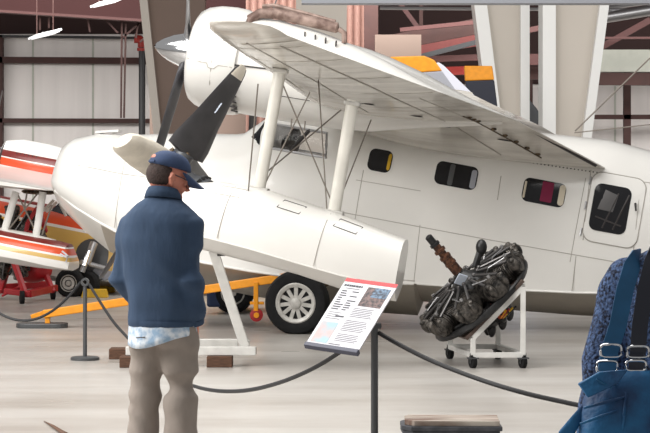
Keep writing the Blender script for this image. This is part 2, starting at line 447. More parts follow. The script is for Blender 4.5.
def naca(n=14, t=.15, m=.004):
    """points around the section from trailing edge over the top to the leading edge and back: (x, z) per unit chord"""
    up = []; lo = []
    for i in range(n+1):
        x = .5*(1-math.cos(PI*i/n))
        y = 5*t*(.2969*math.sqrt(x)-.126*x-.3516*x*x+.2843*x**3-.1015*x**4)+.0008
        p = .4; c = m/p**2*(2*p*x-x*x) if x < p else m/(1-p)**2*((1-2*p)+2*p*x-x*x)
        up.append((x, c+y*.62)); lo.append((x, c-y*1.1))
    return up[::-1]+lo[1:]
def wing_mesh(st, side=1):
    """st: y, LEx, LEz, TEx, TEz, thickness"""
    q = MB(); rs = []
    for y, lx, lz, tx, tz, th in st:
        ch = tx-lx; rs.append([V((lx+ch*x, side*y, lerp(lz,tz,x)+ch*z)) for x, z in naca(t=th)])
    q.rings(rs); return q
def wing_low(st, y, f, side=1):
    """point of the lower surface at span y, chord fraction f"""
    lx, lz, tx, tz, th = interp(st, y); ch = tx-lx
    yt = 5*th*(.2969*math.sqrt(f)-.126*f-.3516*f*f+.2843*f**3-.1015*f**4); p=.4; m=.004
    c = m/p**2*(2*p*f-f*f) if f < p else m/(1-p)**2*((1-2*p)+2*p*f-f*f)
    return V((lx+ch*f, side*y, lerp(lz,tz,f)+ch*(c-yt*1.1)))

# ================================================================== the big white amphibian
FR = Frame((0,24.1,1.7), math.radians(10), math.radians(9.5)); L = FR.L
ap = empty('amphibious_airplane', label='large white twin-engine amphibious airplane with wing float, filling the middle of the hangar', cat='airplane', mw=FR.m)
HS = [(-3.02,-.62,-.60,.02,.03,-.52,2.0),(-2.995,-.74,-.64,.16,.20,-.34,2.1),(-2.95,-.83,-.68,.26,.33,-.20,2.2),(-2.83,-.94,-.74,.37,.45,-.10,2.3),(-2.58,-1.11,-.84,.50,.57,-.01,2.4),
 (-2.25,-1.29,-.95,.60,.65,.03,2.5),(-1.9,-1.39,-1.05,.68,.72,.10,2.6),(-1.5,-1.45,-1.12,.74,.76,.17,2.7),(-1.03,-1.48,-1.16,.79,.79,.24,2.8),(-.92,-1.485,-1.165,.80,.79,.27,2.8),
 (-.62,-1.49,-1.165,.81,.80,.56,2.5),(-.45,-1.49,-1.16,.81,.80,.62,2.6),(.1,-1.47,-1.14,.82,.80,.66,2.7),(.7,-1.44,-1.07,.82,.80,.70,2.8),(1.27,-1.38,-.99,.80,.80,.74,2.9),
 (1.29,-1.22,-.985,.80,.80,.74,2.9),(2.0,-1.17,-.91,.79,.80,.78,2.9),(3.0,-1.07,-.78,.78,.80,.84,2.8),(3.5,-1.0,-.70,.74,.77,.79,2.6),(5.0,-.72,-.42,.55,.60,.74,2.4),(7.0,-.25,-.05,.28,.33,.70,2.2),(8.4,.15,.22,.08,.10,.66,2)]
H = Hull(HS)
xs = sorted(set([s_[0] for s_ in HS]+[-2.4,-2.1,-1.7,-1.25,-.8,-.2,.4,1.0,1.6,2.5,3.25,4.2,6,7.7]))
hull = H.mesh(xs).build('hull', ['white','keel'], ap)
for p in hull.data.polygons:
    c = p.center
    if c.z < interp(HS, c.x)[1]-.005 and c.x > -2.2: p.material_index = 1  # faces below the chine take the shade-darkened colour
# cockpit glazing cut right through both sides
def cut(o, prisms):
    cu = MB()
    for pr in prisms: cu.prism(pr, (0,2.2,0))
    c = cu.build('cutter', 'white', None, False); c.matrix_world = o.matrix_world if not o.parent else o.parent.matrix_world
    bpy.context.view_layer.update()
    b = o.modifiers.new('cut', 'BOOLEAN'); b.object = c; b.operation = 'DIFFERENCE'; b.solver = 'EXACT'
    dg = bpy.context.evaluated_depsgraph_get(); dg.update()
    me = bpy.data.meshes.new_from_object(o.evaluated_get(dg)); o.modifiers.clear(); o.data = me
    bpy.data.objects.remove(c)
cw = [L(264,147,.62),L(274,124,.58),L(326,133,.58),L(326,158,.66)]
fw = [L(251,137,.5),L(263,121,.42),L(266,121,.42),L(259,145,.6)]
cockpit_prism = [V((p.x,-1.1,p.z)) for p in cw]
cut(hull, [cockpit_prism])
hull.data.shade_smooth(); hull.data.set_sharp_from_angle(angle=math.radians(38))
fr_ = MB()
cwp = [(p.x,p.z) for p in cw]
for sd in (-1,1):
    fr_ = MB(); H.strip(fr_, cwp+[cwp[0]], .03, .008, sd); wf = fr_.build('cockpit_window_frame', 'steel', ap)
q = MB(); H.patch(q, cwp, -.02, .006); q.build('cockpit_glass', 'clear', wf)
q = MB(); H.strip(q, [(lerp(cwp[0][0],cwp[3][0],.42),lerp(cwp[0][1],cwp[3][1],.42)),(lerp(cwp[1][0],cwp[2][0],.66),lerp(cwp[1][1],cwp[2][1],.6))], .045, .006); q.build('window_pillar', 'dark', wf)
q = MB(); q.ell((cwp[0][0]+.18,.1,cwp[0][1]+.06), (.10,.18,.12)); q.ell((cwp[0][0]+.22,.1,cwp[0][1]+.17), (.06,.12,.08)); q.build('pilot_seat', 'dark', ap)
q = MB(); H.patch(q, [(p.x,p.z) for p in fw], .006, .02); q.build('windscreen', 'glass', ap)
# cabin windows with dark interior and curtains seen through the glass
def cabin_window(u, v, w_, h_, kind):
    c = L(u, v, .78); sk = -.02
    q = MB(); H.patch(q, rrect(c.x,c.z,w_+.035,h_+.035,.075,sk), .004, .014); f = q.build('cabin_window', 'white', ap)
    q = MB(); H.patch(q, rrect(c.x,c.z,w_,h_,.065,sk), .008, .012); q.build('window_pane', 'glass', f)
    q = MB()
    if kind == 1: H.patch(q, rrect(c.x+w_*.39,c.z,w_*.13,h_*.75,.02,sk), .011, .006); q.build('curtain', 'yellow', f)
    if kind == 2: H.patch(q, rrect(c.x+w_*.41,c.z-.01,w_*.13,h_*.8,.025,sk), .011, .006); q.build('curtain', 'gfin', f)
    if kind == 2:
        q = MB(); H.patch(q, rrect(c.x-w_*.12,c.z,w_*.12,h_*.92,.02,sk), .011, .006); q.build('interior_pillar', 'post', f)
    if kind == 3:
        H.patch(q, rrect(c.x+w_*.07,c.z+.01,w_*.27,h_*.84,.012,sk), .011, .006); q.build('curtain', 'crimson', f)
        q = MB(); H.patch(q, rrect(c.x+w_*.415,c.z,w_*.14,h_*.86,.03,sk), .011, .006); q.build('interior_trim', 'cream_pt', f); q = MB(); H.patch(q, rrect(c.x-w_*.45,c.z,w_*.05,h_*.7,.008,sk), .011, .006); q.build('interior_trim', 'cream_pt', f)
cabin_window(378.5,160.5,.255,.235,1); cabin_window(455.5,175.5,.45,.245,2); cabin_window(543.5,192.5,.45,.25,3)
# cabin door
c = L(614,210,.79)
q = MB(); H.patch(q, rrect(c.x,c.z,.56,.72,.11,-.015), .010, .02); door = q.build('cabin_door', 'white', ap)
q = MB(); pl = rrect(c.x,c.z,.57,.73,.11,-.015); H.strip(q, pl+[pl[0]], .010, .006); q.build('door_seal', 'line', door)
c2 = L(610,209,.79)
q = MB(); H.patch(q, rrect(c2.x,c2.z,.385,.49,.075,-.015), .015, .01); q.build('door_window', 'glass', door)
q = MB(); H.patch(q, [(c2.x-.13,c2.z-.02),(c2.x+.03,c2.z-.03),(c2.x+.06,c2.z+.15),(c2.x-.08,c2.z+.19)], .018, .006); q.build('window_reflection_panel', 'tube', door)
q = MB()
for dx in (-.05,.06): H.strip(q, [(c2.x+dx,c2.z-.21),(c2.x+dx+.11,c2.z+.17)], .022, .018)
H.strip(q, [(c2.x-.14,c2.z-.10),(c2.x+.14,c2.z-.16)], .022, .018); q.build('seat_frame', 'dark', door)
c3 = L(635,204,.8); q = MB(); q.tube([H.pt(c3.x,c3.z,-.01), H.pt(c3.x,c3.z,.04)], .012, 8); q.tube([H.pt(c3.x,c3.z,.04), H.pt(c3.x+.02,c3.z-.07,.045)], .01, 8); q.build('door_handle', 'dark', door)
for dz in (-.28,0,.26): q = MB(); q.tube([H.pt(c.x-.30,c.z+dz-.04,.012), H.pt(c.x-.30,c.z+dz+.04,.012)], .010, 8); q.build('hinge', 'steel', door)
# panel seams, rivets
q = MB()
def seam(pix, wd=.009, y=.79): H.strip(q, [(L(u,v,y).x, L(u,v,y).z) for u, v in pix], wd)
seam([(362,170),(350,254)]); seam([(373,130),(373,132)])
seam([(340,212),(490,240),(650,268)]); seam([(500,176),(497,200)]); seam([(585,178),(570,262)],.008); seam([(640,185),(632,265)]); seam([(520,245),(515,286)]); seam([(576,256),(572,291)])
seam([(355,180),(420,191)],.007); seam([(122,134),(112,228)]); seam([(70,165),(118,174),(215,186)],.008); seam([(190,135),(178,250)]); seam([(200,236),(292,270),(415,281)],.016)
seam([(340,214),(345,275)],.007); seam([(420,225),(414,281)],.007); seam([(590,170),(583,240)],.010); seam([(604,177),(650,183)],.008)
q.build('panel_seams', 'line', ap)
q = MB()
for i in range(64):
    u = lerp(362,597,i/63); v = lerp(132,172.5,i/63)+2.0*math.sin(PI*i/63)
    p = L(u,v,.62); q.ell(H.pt(p.x,p.z,.001), (.008,.004,.008), n=6, m=4)
for i in range(34):
    u = lerp(428,424,i/33); v = lerp(143,276,i/33); p = L(u,v,.78)
q.build('rivet_row', 'dark', ap)
# chine strip
q = MB()
for sd in (1,-1): q.tube([V((x, sd*(interp(HS,x)[2]+.005), interp(HS,x)[1])) for x in [-2.9,-2.6,-2.25,-1.9,-1.5,-1.0,-.5,.1,.7,1.27]], .014, 6)
q.build('chine_rail', 'white', ap)
q = MB()
for sd in (1,-1): q.tube([V((x, sd*(interp(HS,x)[2]+.005), interp(HS,x)[1])) for x in [1.3,2,2.5,3,3.5,4.2,5]], .012, 6)
q.build('afterbody_rail', 'white', ap)
q = MB(); q.beam((-2.62,0,.0),(-2.36,0,.06),.14,.025); q.beam((-2.56,0,-.06),(-2.56,0,.01),.03,.04); q.beam((-2.42,0,-.03),(-2.42,0,.04),.03,.04); q.build('bow_cleat', 'white', ap, False)
# wing
WS = []
def le(y): return (.02+(y-2.3)*.03, .84+(y-2.3)*.06)
def te(y): return interp([(.25,3.1,.50),(.8,2.98,.56),(1.6,2.17,.86),(2.3,1.98,.905),(4.8,1.23,1.07),(6.8,.69,1.20)], y)
for y in (.25,.8,1.7,2.3,3.2,4.2,5.1,5.9,6.4):
    a, b = le(y), te(y); WS.append((y,*a,*b,.15 if y < 4 else .13))
a, b = le(6.75), te(6.75); WS.append((6.75,a[0]-.02,a[1]+.02,b[0]+.0,b[1]-.0,.15))
WS.append((7.0,le(7)[0]-.03,1.16,.68,1.22,.17)); WS.append((7.16,le(7)[0]+.0,1.19,.64,1.235,.15)); WS.append((7.26,le(7)[0]+.07,1.205,.57,1.235,.11)); WS.append((7.30,le(7)[0]+.16,1.215,.48,1.235,.05))
wing = wing_mesh(WS).build('port_wing', 'wing', ap); wing_mesh(WS,-1).build('starboard_wing', 'wing', ap)
q = MB()
def wl(pts, wd=.010): q.tube([wing_low(WS,y,f)-V((0,0,.001)) for y, f in pts], wd/2, 5)
wl([(y,.36) for y in (2.3,3.2,4.2,5.1,5.9,6.6)],.014); wl([(y,.68) for y in (.9,1.7,2.5,3.2,4.2,5.1,6.4)],.018)
for y in (2.8,3.7,4.6,5.6,6.3): wl([(y,f) for f in (.03,.15,.35,.6,.8,.97)],.008)
wl([(y,.82) for y in (.9,1.7,2.6,3.4)],.012); wl([(y,.12) for y in (2.5,3.5,4.6,5.8)],.007)
wl([(6.55,f) for f in (.02,.3,.6,.98)],.012)
q.build('wing_seams', 'line', wing)
for y, f in ((2.2,.58),(1.6,.62),(1.3,.80),(3.0,.44)):
    q = MB(); p = wing_low(WS,y,f); R = Euler((0,.1,.1)).to_matrix(); q.ell(p, (.10,.03,.008), n=10, m=4); q.build('drain_slot', 'dark', wing)
q = MB(); q.tube([V((x,y,z)) for x,y,z in [(te(y)[0]-.02,y,te(y)[1]-.015) for y in (.82,1.0,1.3,1.6)]], .022, 6); q.build('flap_gap', 'dark', wing)
q = MB()
for i in range(9):
    y = 1.0+i*.14; p = wing_low(WS,y,.84); q.ell(p, (.03,.025,.02), n=8, m=5)
q.tube([wing_low(WS,y,.84)-V((0,0,.02)) for y in (.95,1.4,1.9,2.3)], .007, 5); q.build('flap_linkage', 'brass', wing)
# nacelles, cowlings, exhausts, propellers on both sides
def airfoil_blade(q, base, d, nrm, R0, R1, tab):
    """tab: (fraction, chord, thickness, twist angle); blade runs along d, nrm = shaft axis"""
    d = V(d).normalized(); nrm = V(nrm).normalized(); c = d.cross(nrm).normalized(); rs = []
    for f, ch, th, tw in tab:
        o = V(base)+d*lerp(R0,R1,f); a = c*math.cos(tw)+nrm*math.sin(tw); b = -c*math.sin(tw)+nrm*math.cos(tw)
        rs.append([o+a*math.cos(2*PI*k/14)*ch/2+b*math.sin(2*PI*k/14)*th/2 for k in range(14)])
    q.rings(rs)
BT = [(0,.10,.09,.25),(.08,.11,.085,.25),(.18,.17,.05,.25),(.4,.19,.035,.25),(.7,.185,.022,.25),(.93,.17,.014,.25),(.985,.12,.01,.25),(1,.05,.006,.25)]
for sd in (1,-1):
    Y = 1.7*sd
    nz = [(-.78,.50,.985),(-.4,.505,.985),(0,.48,.96),(.3,.445,.93),(.7,.37,.89),(1.2,.22,.86),(1.6,.12,.84),(2.0,.02,.83)]
    q = MB(); q.rings([[V((x, Y+r*math.cos(2*PI*k/36)*.96, z+r*math.sin(2*PI*k/36))) for k in range(36)] for x, r, z in nz])
    nac = q.build('nacelle', 'white', ap)
    q = MB(); CZ = 1.0
    prof = [(-1.18,.30),(-1.285,.345),(-1.325,.38),(-1.33,.42),(-1.30,.465),(-1.22,.51),(-1.08,.542),(-.9,.552),(-.76,.545),(-.70,.53),(-.70,.50),(-.9,.5),(-1.15,.44),(-1.18,.30)]
    prof = [(-.70+(x_+.70)*.85, r_) for x_, r_ in prof]
    q.rings([[V((x, Y+r*math.cos(2*PI*k/44)*.97, CZ+r*math.sin(2*PI*k/44)-.0)) for k in range(44)] for x, r in prof], cap=False)
    cow = q.build('cowling', 'white', nac)
    q = MB(); q.lathe((-1.08,Y,CZ), (1,0,0), [(0,.33),(.3,.40)], 28)
    for k in range(9):
        a = 2*PI*k/9; q.tube([V((-1.2,Y+math.cos(a)*.14,CZ+math.sin(a)*.14)), V((-1.2,Y+math.cos(a)*.33,CZ+math.sin(a)*.33))], .05, 10)
    q.build('engine_front', 'engd', nac)
    q = MB()
    def cl(pts, wd=.009): q.tube([V((x, Y+sd*math.cos(a)*(interp([(p[0],p[1]) for p in prof[3:10]],x)[0]+.001)*.97, CZ+math.sin(a)*(interp([(p[0],p[1]) for p in prof[3:10]],x)[0]+.001))) for x, a in pts], wd/2, 5)
    cl([(-1.20,-.10),(-1.05,-.12),(-.98,-.12),(-.96,-.2),(-.90,-.2),(-.86,-.13),(-.72,-.13)]); cl([(-.93,-.2),(-.93,-.5),(-.93,-1.0)])
    cl([(-.93,1.3),(-.93,.8),(-.93,.3),(-.93,-.1)],.006)
    q.build('cowl_seam', 'line', cow)
    q = MB()
    for k in range(5):
        a = -.55-.16*k; q.beam(V((-.72,Y+sd*math.cos(a)*.52,CZ+math.sin(a)*.535)), V((-.665,Y+sd*math.cos(a)*.53,CZ+math.sin(a)*.54)), .07,.015)
    q.build('cowl_flap', 'dark', nac, False)
    q = MB(); z0 = .97
    for x0, a0, x1, a1 in ((-.7,-.02,.0,.04),(-.2,-.5,.1,-.5)):
        q.tube([V((lerp(x0,x1,i/8), Y+sd*math.cos(lerp(a0,a1,i/8))*.487, z0+math.sin(lerp(a0,a1,i/8))*.505)) for i in range(9)], .008 if a0 > -.1 else .004, 5)
    q.build('nacelle_seam', 'dark', nac)
    q = MB()
    for k in range(2): q.tube([V((-.10+.14*k,Y+sd*.17,.52)), V((-.09+.14*k,Y+sd*.18,.43))], .008, 6)
    q.build('drain_pipe', 'wire', nac)
    for k in range(4): q = MB(); q.beam(V((-.10+.11*k,Y+sd*.22,1.395-.012*k)), V((-.085+.11*k,Y+sd*.27,1.355-.012*k)), .014, .03); q.build('louvre', 'dark', nac, False)
    if sd == 1:
        q = MB(); q.tube([V((-.72,Y+.26,1.36)),V((-.68,Y+.22,1.45)),V((-.60,Y+.16,1.52)),V((-.45,Y+.13,1.545)),V((-.2,Y+.12,1.53)),V((.20,Y+.12,1.50))], [.04,.046,.052,.056,.058,.055], 16)
        q.ell((.20,Y+.12,1.50),(.02,.05,.05)); q.build('exhaust_pipe', 'rust', nac)
        q = MB(); q.tube([V((-.62,Y-.0,1.60)),V((-.5,Y+.02,1.63)),V((-.2,Y+.04,1.60)),V((.16,Y+.05,1.56))], .022, 8); q.tube([V((.22,Y+.12,1.49)),V((.28,Y+.12,1.46)),V((.30,Y+.12,1.36))], .028, 8); q.build('breather_pipe', 'rust', nac)
    # spinner and three blades
    q = MB(); q.lathe((-1.68,Y,1.03), (1,0,0), [(0,.005),(.03,.045),(.10,.095),(.20,.145),(.31,.178),(.42,.192),(.50,.188)], 32); sp = q.build('spinner', 'chrome', ap)
    for ang in (-62, 56, 178):
        a = math.radians(ang); d = V((0, sd*math.cos(a), math.sin(a)))
        q = MB(); airfoil_blade(q, (-1.32,Y,1.03), d, (1,0,0), .12, 1.27, BT); q.build('propeller_blade', 'blade' if ang < 0 else 'steel', sp)
# wing float with struts and wires (port), mirrored hidden one on the far side
FY = 5.1
FS = [(-.76,-.50,-.48,.02,.03,-.44,2),(-.70,-.58,-.50,.11,.13,-.36,2.1),(-.55,-.66,-.53,.20,.23,-.26,2.2),(-.3,-.69,-.55,.28,.30,-.16,2.3),(0,-.71,-.57,.33,.34,-.095,2.4),(.4,-.74,-.60,.35,.36,-.095,2.5),
 (.8,-.77,-.645,.35,.36,-.15,2.6),(1.2,-.83,-.69,.32,.33,-.215,2.8),(1.55,-.85,-.715,.26,.27,-.29,3.2),(1.68,-.85,-.725,.24,.25,-.315,3.4)]
for sd in (1,-1):
    fl = Hull(FS); q = fl.mesh([-.76,-.73,-.70,-.63,-.55,-.42,-.3,-.15,0,.2,.4,.6,.8,1.0,1.2,1.4,1.55,1.68])
    q.v = [p+V((0,sd*FY,0)) for p in q.v]
    fo = q.build('wing_float', 'white', ap)
    def fpt(x, z, off=.003): p = fl.pt(x,z,off,sd); return p+V((0,sd*FY,0))
    def fstrip(q, pts, wd):
        P = []
        for (x0,z0),(x1,z1) in zip(pts, pts[1:]):
            n = max(1,int(math.hypot(x1-x0,z1-z0)/.05)); P += [fpt(lerp(x0,x1,i/n),lerp(z0,z1,i/n)) for i in range(n)]
        P.append(fpt(*pts[-1])); q.tube(P, wd/2, 5)
    q = MB()
    for x in (.16,1.02): 
        zt = interp(FS,x)[4]; fstrip(q, [(x,zt-.012),(x-.02,zt-.2),(x-.04,interp(FS,x)[1]+.02)], .006)
    q.build('float_seam', 'line', fo)
    for u0, v0, u1, v1 in ((222,183.5,246,190),(284,200,306,206),(340,219.5,362,229)):
        q = MB()
        a, b = L(u0,v0,FY+.2), L(u1,v1,FY+.2)
        pts = []
        for x, dz in ((a.x,-.025),(b.x,-.025),(b.x-.04,-.095),(a.x-.04,-.095),(a.x,-.025)):
            pts.append((x, interp(FS,x)[4]+dz))
        fstrip(q, pts, .008 if u0 > 250 else .006); q.build('hatch', 'dark' if u0 > 250 else 'line', fo)
    q = MB(); q.tube([V((x, sd*(FY+interp(FS,x)[2]+.004), interp(FS,x)[1])) for x in [-.6,-.3,0,.4,.8,1.2,1.55,1.67]], .007, 5); q.build('float_chine', 'white', fo)
    def strut(top, bot, rx, ry, nm='float_strut', m='strut'):
        q = MB(); q.tube([top, lerp(top,bot,.5), bot], [rx,rx,rx], 14, up=V((0,1,0)), flat=ry/rx); 
        return q.build(nm, m, ap)
    def mir(p): return V((p.x, sd*p.y, p.z))
    T1, B1 = L(279,78,FY), L(259,190,FY); T2, B2 = L(353,100,FY), L(334,213,FY)
    T1.z = wing_low(WS,FY,max(.03,(T1.x-le(FY)[0])/(te(FY)[0]-le(FY)[0]))).z+.01
    for T, B in ((T1,B1),(T2,B2)):
        st_ = strut(mir(T), mir(B), .055, .03)
        q = MB(); q.box(mir(B), (.17,.10,.05)); q.build('strut_fitting', 'rim', st_, False, bevel=.008); q = MB(); q.box(mir(T)+V((0,0,-.03)), (.14,.08,.035)); q.build('strut_fitting', 'rim', st_, False, bevel=.008)
    for (u0,v0,y0),(u1,v1,y1) in (((258,84,5.6),(248,194,5.25)),((281,80,5.1),(333,205,5.1)),((310,92,5.1),(262,190,5.1)),((318,74,4.4),(327,212,5.1)),((341,110,4.5),(262,176,5.1)),((371,120,4.0),(338,204,5.1))):
        q = MB(); q.tube([mir(L(u0,v0,y0)), mir(L(u1,v1,y1))], .0065, 6); q.build('bracing_wire', 'wire', ap)
    # main wheel
    W = V((.12, sd*1.12, -1.42)); 
    if sd == 1: W = L(297.5,302.6,1.12)
    W = V((W.x, sd*1.12, W.z))
    ax = V((0,sd,0))
    R_ = .34
    q = MB(); q.lathe(W, ax, [(-.11,.20),(-.125,.26),(-.11,.31),(-.07,.333),(0,R_),(.07,.333),(.11,.31),(.125,.26),(.11,.205),(.09,.195)], 48); ty = q.build('main_wheel', 'tyre', ap)
    q = MB(); q.lathe(W, ax, [(.06,.212),(.115,.212),(.122,.200),(.112,.168),(.06,.160),(.055,.06),(.118,.055),(.125,.04),(.125,.0)], 40, cap=False)
    for k in range(11):
        a = 2*PI*k/11; dr = V((math.cos(a),0,math.sin(a))); q.beam(W+ax*.092+dr*.05, W+ax*.092+dr*.175, .040, .022, up=ax)
    rim = q.build('wheel_rim', 'rim', ty)
    q = MB()
    for k in range(11):
        a = 2*PI*(k+.5)/11; dr = V((math.cos(a),0,math.sin(a))); q.ell(W+ax*.066+dr*.125, (.034,.006,.034)); q.ell(W+ax*.112+dr*.193, (.006,.006,.006), n=6, m=4)
    q.build('rim_opening', 'dark', rim)
    q = MB(); q.tube([W-ax*.02, W-ax*.14, V((W.x+.05,sd*.72,W.z+.32))], .045, 10); q.tube([W-ax*.14+V((.0,0,.02)), V((W.x+.3,sd*.76,W.z+.30))], .03, 8); q.tube([V((W.x-.15,sd*.74,-1.12)),V((W.x+.05,sd*.98,-1.10)),V((W.x+.35,sd*.9,-1.10))], .02, 8); q.build('landing_leg', 'brass', ty)
    q = MB(); q.beam(V((W.x+.25,sd*.84,-1.11)), V((W.x+1.0,sd*.86,-1.08)), .16, .03); q.build('wheel_door', 'white', ap, False)
# tail (runs out of the frame)
q = MB(); q.prism([V((6.6,-.06,.6)),V((8.3,-.06,.55)),V((8.7,-.06,1.4)),V((8.5,-.06,2.3)),V((7.9,-.06,2.4))], (0,.12,0)); q.build('tail_fin', 'white', ap, False, bevel=.04)
TS = [(0,7.2,1.0,8.4,1.0,.10),(1.6,7.4,1.02,8.35,1.0,.09),(2.4,7.7,1.03,8.2,1.02,.08)]
for sd in (1,-1): wing_mesh(TS, sd).build('tailplane', 'white', ap)
q = MB(); a = L(575,131,.0); q.tube([V((a.x,.05,a.z-.02)), V((8.1,0,2.38))], .007, 6)
q.tube([L(575,131,0), L(650,58,0)], .009, 6); q.build('aerial_wire', 'wire', ap)
w_ = V((6.9,0,-.55)); q = MB(); q.lathe(w_-V((0,.06,0)), (0,1,0), [(0,.08),(.01,.13),(.06,.15),(.11,.13),(.12,.08)], 20); q.tube([w_, w_+V((-.05,0,.35))], .04, 8); q.build('tail_wheel', 'tyre', ap)

# ================================================================== propeller on a pedestal, in front of the nose
PD = 21.6; pc = at(172,172,PD); ppx = F/PD
t = empty('display_propeller', (pc.x,pc.y,0), 'loose dark four-blade propeller on a floor pedestal behind the man in the cap', 'propeller')
hz = pc.z
dA = V((70,3,104)).normalized(); dB = V((-44,-116,20)).normalized(); dB = (dB-dA*dB.dot(dA)).normalized(); ax = dA.cross(dB).normalized()
if ax.x < 0: ax = -ax
BT2 = [(0,.13,.13,.2),(.12,.14,.13,.25),(.15,.56,.10,.35),(.24,.55,.09,.35),(.45,.43,.055,.32),(.75,.30,.035,.28),(.95,.20,.022,.26),(.99,.15,.016,.25),(1,.07,.008,.25)]
o_ = V((0,0,hz))
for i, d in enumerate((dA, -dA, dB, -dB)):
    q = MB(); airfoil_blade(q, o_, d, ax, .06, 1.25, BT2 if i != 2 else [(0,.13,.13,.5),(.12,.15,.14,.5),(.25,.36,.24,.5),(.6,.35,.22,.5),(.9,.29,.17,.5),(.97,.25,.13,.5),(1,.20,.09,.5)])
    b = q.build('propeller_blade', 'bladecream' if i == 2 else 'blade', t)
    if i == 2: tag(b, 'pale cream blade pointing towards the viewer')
    if i < 2:
        c = d.cross(ax).normalized(); n_ = (-ax*math.cos(.3)+c*math.sin(.3))
        s_ = -1 if n_.y > 0 else 1
        q = MB(); cc = o_+d*1.2; q.ell(cc, (.04,.04,.04)); 
        rot = d.to_track_quat('Z','Y').to_matrix()
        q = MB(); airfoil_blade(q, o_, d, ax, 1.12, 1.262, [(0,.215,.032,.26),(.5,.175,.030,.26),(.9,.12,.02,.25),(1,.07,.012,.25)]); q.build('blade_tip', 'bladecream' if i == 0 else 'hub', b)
q = MB()
vd = V((0,-1,0))
for k in range(5):                      # short white stencilled lines, unreadable in the photo
    p = o_+dA*(.70+.035*k); c = dA.cross(ax).normalized()
    if k < 3: q.beam(p+vd*.05-V((-.03,0,0)), p+vd*.05+V((.06,0,.035)), .004, .012)
q.tube([o_+dA*.52+V((-.07,-.07,0)), o_+dA*.66+V((-.04,-.06,0))], .004, 5)
q.build('stencil_mark', 'label', t)
q = MB(); q.lathe(o_-ax*.13, ax, [(0,.10),(.01,.15),(.25,.15),(.26,.10)], 24); 
for d in (dA,-dA,dB,-dB): q.lathe(o_, d, [(0,.105),(.22,.105),(.23,.085)], 20)
q.build('hub_barrel', 'hub', t)
q = MB(); q.lathe(o_+ax*.12, ax, [(0,.10),(.16,.12),(.20,.15),(.30,.15),(.31,.1)], 24)
hb = q.build('hub_dome', 'hub', t)
q = MB()
for k in range(16):
    a = 2*PI*k/16; s1, s2 = frame_of(ax); p = o_+ax*.36+(s1*math.cos(a)+s2*math.sin(a))*.15
    q.box(p, (.035,.035,.05), Euler((a,a,0)).to_matrix())
q.build('gear_ring', 'engd', hb, False, bevel=.005)
q = MB()
for k in range(7):
    p = o_+dA*.20+V((-.14+.03*k, -.05, .02*math.sin(k*2))); q.ell(p, (.03,.03,.04), n=8, m=6)
q.tube([o_+dA*.1+V((-.16,0,.06)), o_+dA*.25+V((-.12,-.02,.02))], .02, 8)
q.build('counterweight', 'brass', t)
q = MB(); q.tube([(0,.0,.03),(0,.0,hz-.12)], .05, 14); q.build('pedestal_post', 'post', t)
q = MB(); q.lathe((0,0,0), (0,0,1), [(0,.24),(.03,.24),(.05,.20)], 28); q.build('pedestal_base', 'post', t)

# ================================================================== white steel cradle under the float, on timber blocks
t = empty('float_cradle', (at(190,350,19.3).x,19.3,0), 'white square-tube cradle under the wing float, resting on brown timber blocks', 'stand')
ox = t.location
def rel(p): return V(p)-ox
z0 = .135
fl_ = at(256,0,19.15).x; fr2 = at(126,0,19.15).x
q = MB(); q.beam(rel((fr2,19.15,z0)), rel((fl_,19.15,z0)), .075,.075); q.build('front_rail', 'frame', t, False, bevel=.006)
bl_ = at(238,0,20.0).x
q = MB(); q.beam(rel((fr2+.05,20.0,z0)), rel((bl_,20.0,z0)), .075,.075); q.build('rear_rail', 'frame', t, False, bevel=.006)
for x in (fl_-.10, fr2+.12):
    q = MB(); q.beam(rel((x,19.19,z0)), rel((x-.02,19.96,z0)), .07,.073); q.build('cross_rail', 'frame', t, False, bevel=.006)
q = MB(); q.box(rel((fl_+.001,19.15,z0)), (.004,.058,.058)); q.build('tube_opening', 'dark', t, False)
top = FR.w((.02,FY-.05,-.70)); 
q = MB(); q.beam(rel((fl_-.10,19.25,z0+.03)), rel(top), .085,.06, up=V((0,1,0))); q.build('leg', 'frame', t, False, bevel=.006)
top2 = FR.w((-.55,FY+.0,-.64)); q = MB(); q.beam(rel((fr2+.25,19.25,z0+.03)), rel(top2), .085,.06, up=V((0,1,0))); q.build('leg', 'frame', t, False, bevel=.006)
q = MB(); q.box(rel(top)+V((.07,-.0,-.02)), (.07,.06,.05)); q.build('pad', 'dark', t, False)
def block(x, y, w_, d, label):
    q = MB(); q.box((0,0,.0475), (w_,d,.095)); o = q.build('timber_block', 'wood', None, False, bevel=.006); o.location = (x,y,0)
    return tag(o, label, 'wood block', 'timber blocks under the float cradle')
block(at(220,0,19.15).x, 19.15, .22, .25, 'brown timber block right of the man under the front rail of the cradle')
block(at(121,0,19.95).x, 19.95, .20, .22, 'longer brown timber block left of the man, the one farther back')
block(at(128,0,19.1).x, 19.1, .13, .22, 'small brown timber block left of the man, the one nearer the viewer')

# ================================================================== orange tow bar
t = empty('tow_bar', at(150,300,23.6)*1, 'orange tow bar reaching from a foot plate at left to the airplane wheel', 'tow bar'); t.location.z = 0
ox = t.location.copy()
A = at(44,314,23.9); B = at(300,275,23.35)
q = MB(); q.beam(rel(A), rel(B), .09,.09); q.build('bar', 'orange', t, False, bevel=.01)
q = MB(); q.beam(rel(at(31,317,23.9)), rel(at(46,312,23.9)), .03,.05); q.build('hook', 'orange', t, False, bevel=.005)
z = A.z
q = MB(); q.beam(rel((A.x+.04,23.9,.05)), rel((A.x+.04,23.9,z-.03)), .07,.05); q.build('post', 'orange', t, False)
q = MB()
cx_ = A.x-.02; pts = []
for i in range(24):
    a = 2*PI*i/24; pts.append(rel((cx_+(.28 if math.cos(a)>0 else -.28)*abs(math.cos(a))**.35, 23.9+.16*math.sin(a), .0)))
q.prism(pts, (0,0,.05)); q.build('foot_plate', 'post', t, False, bevel=.008)
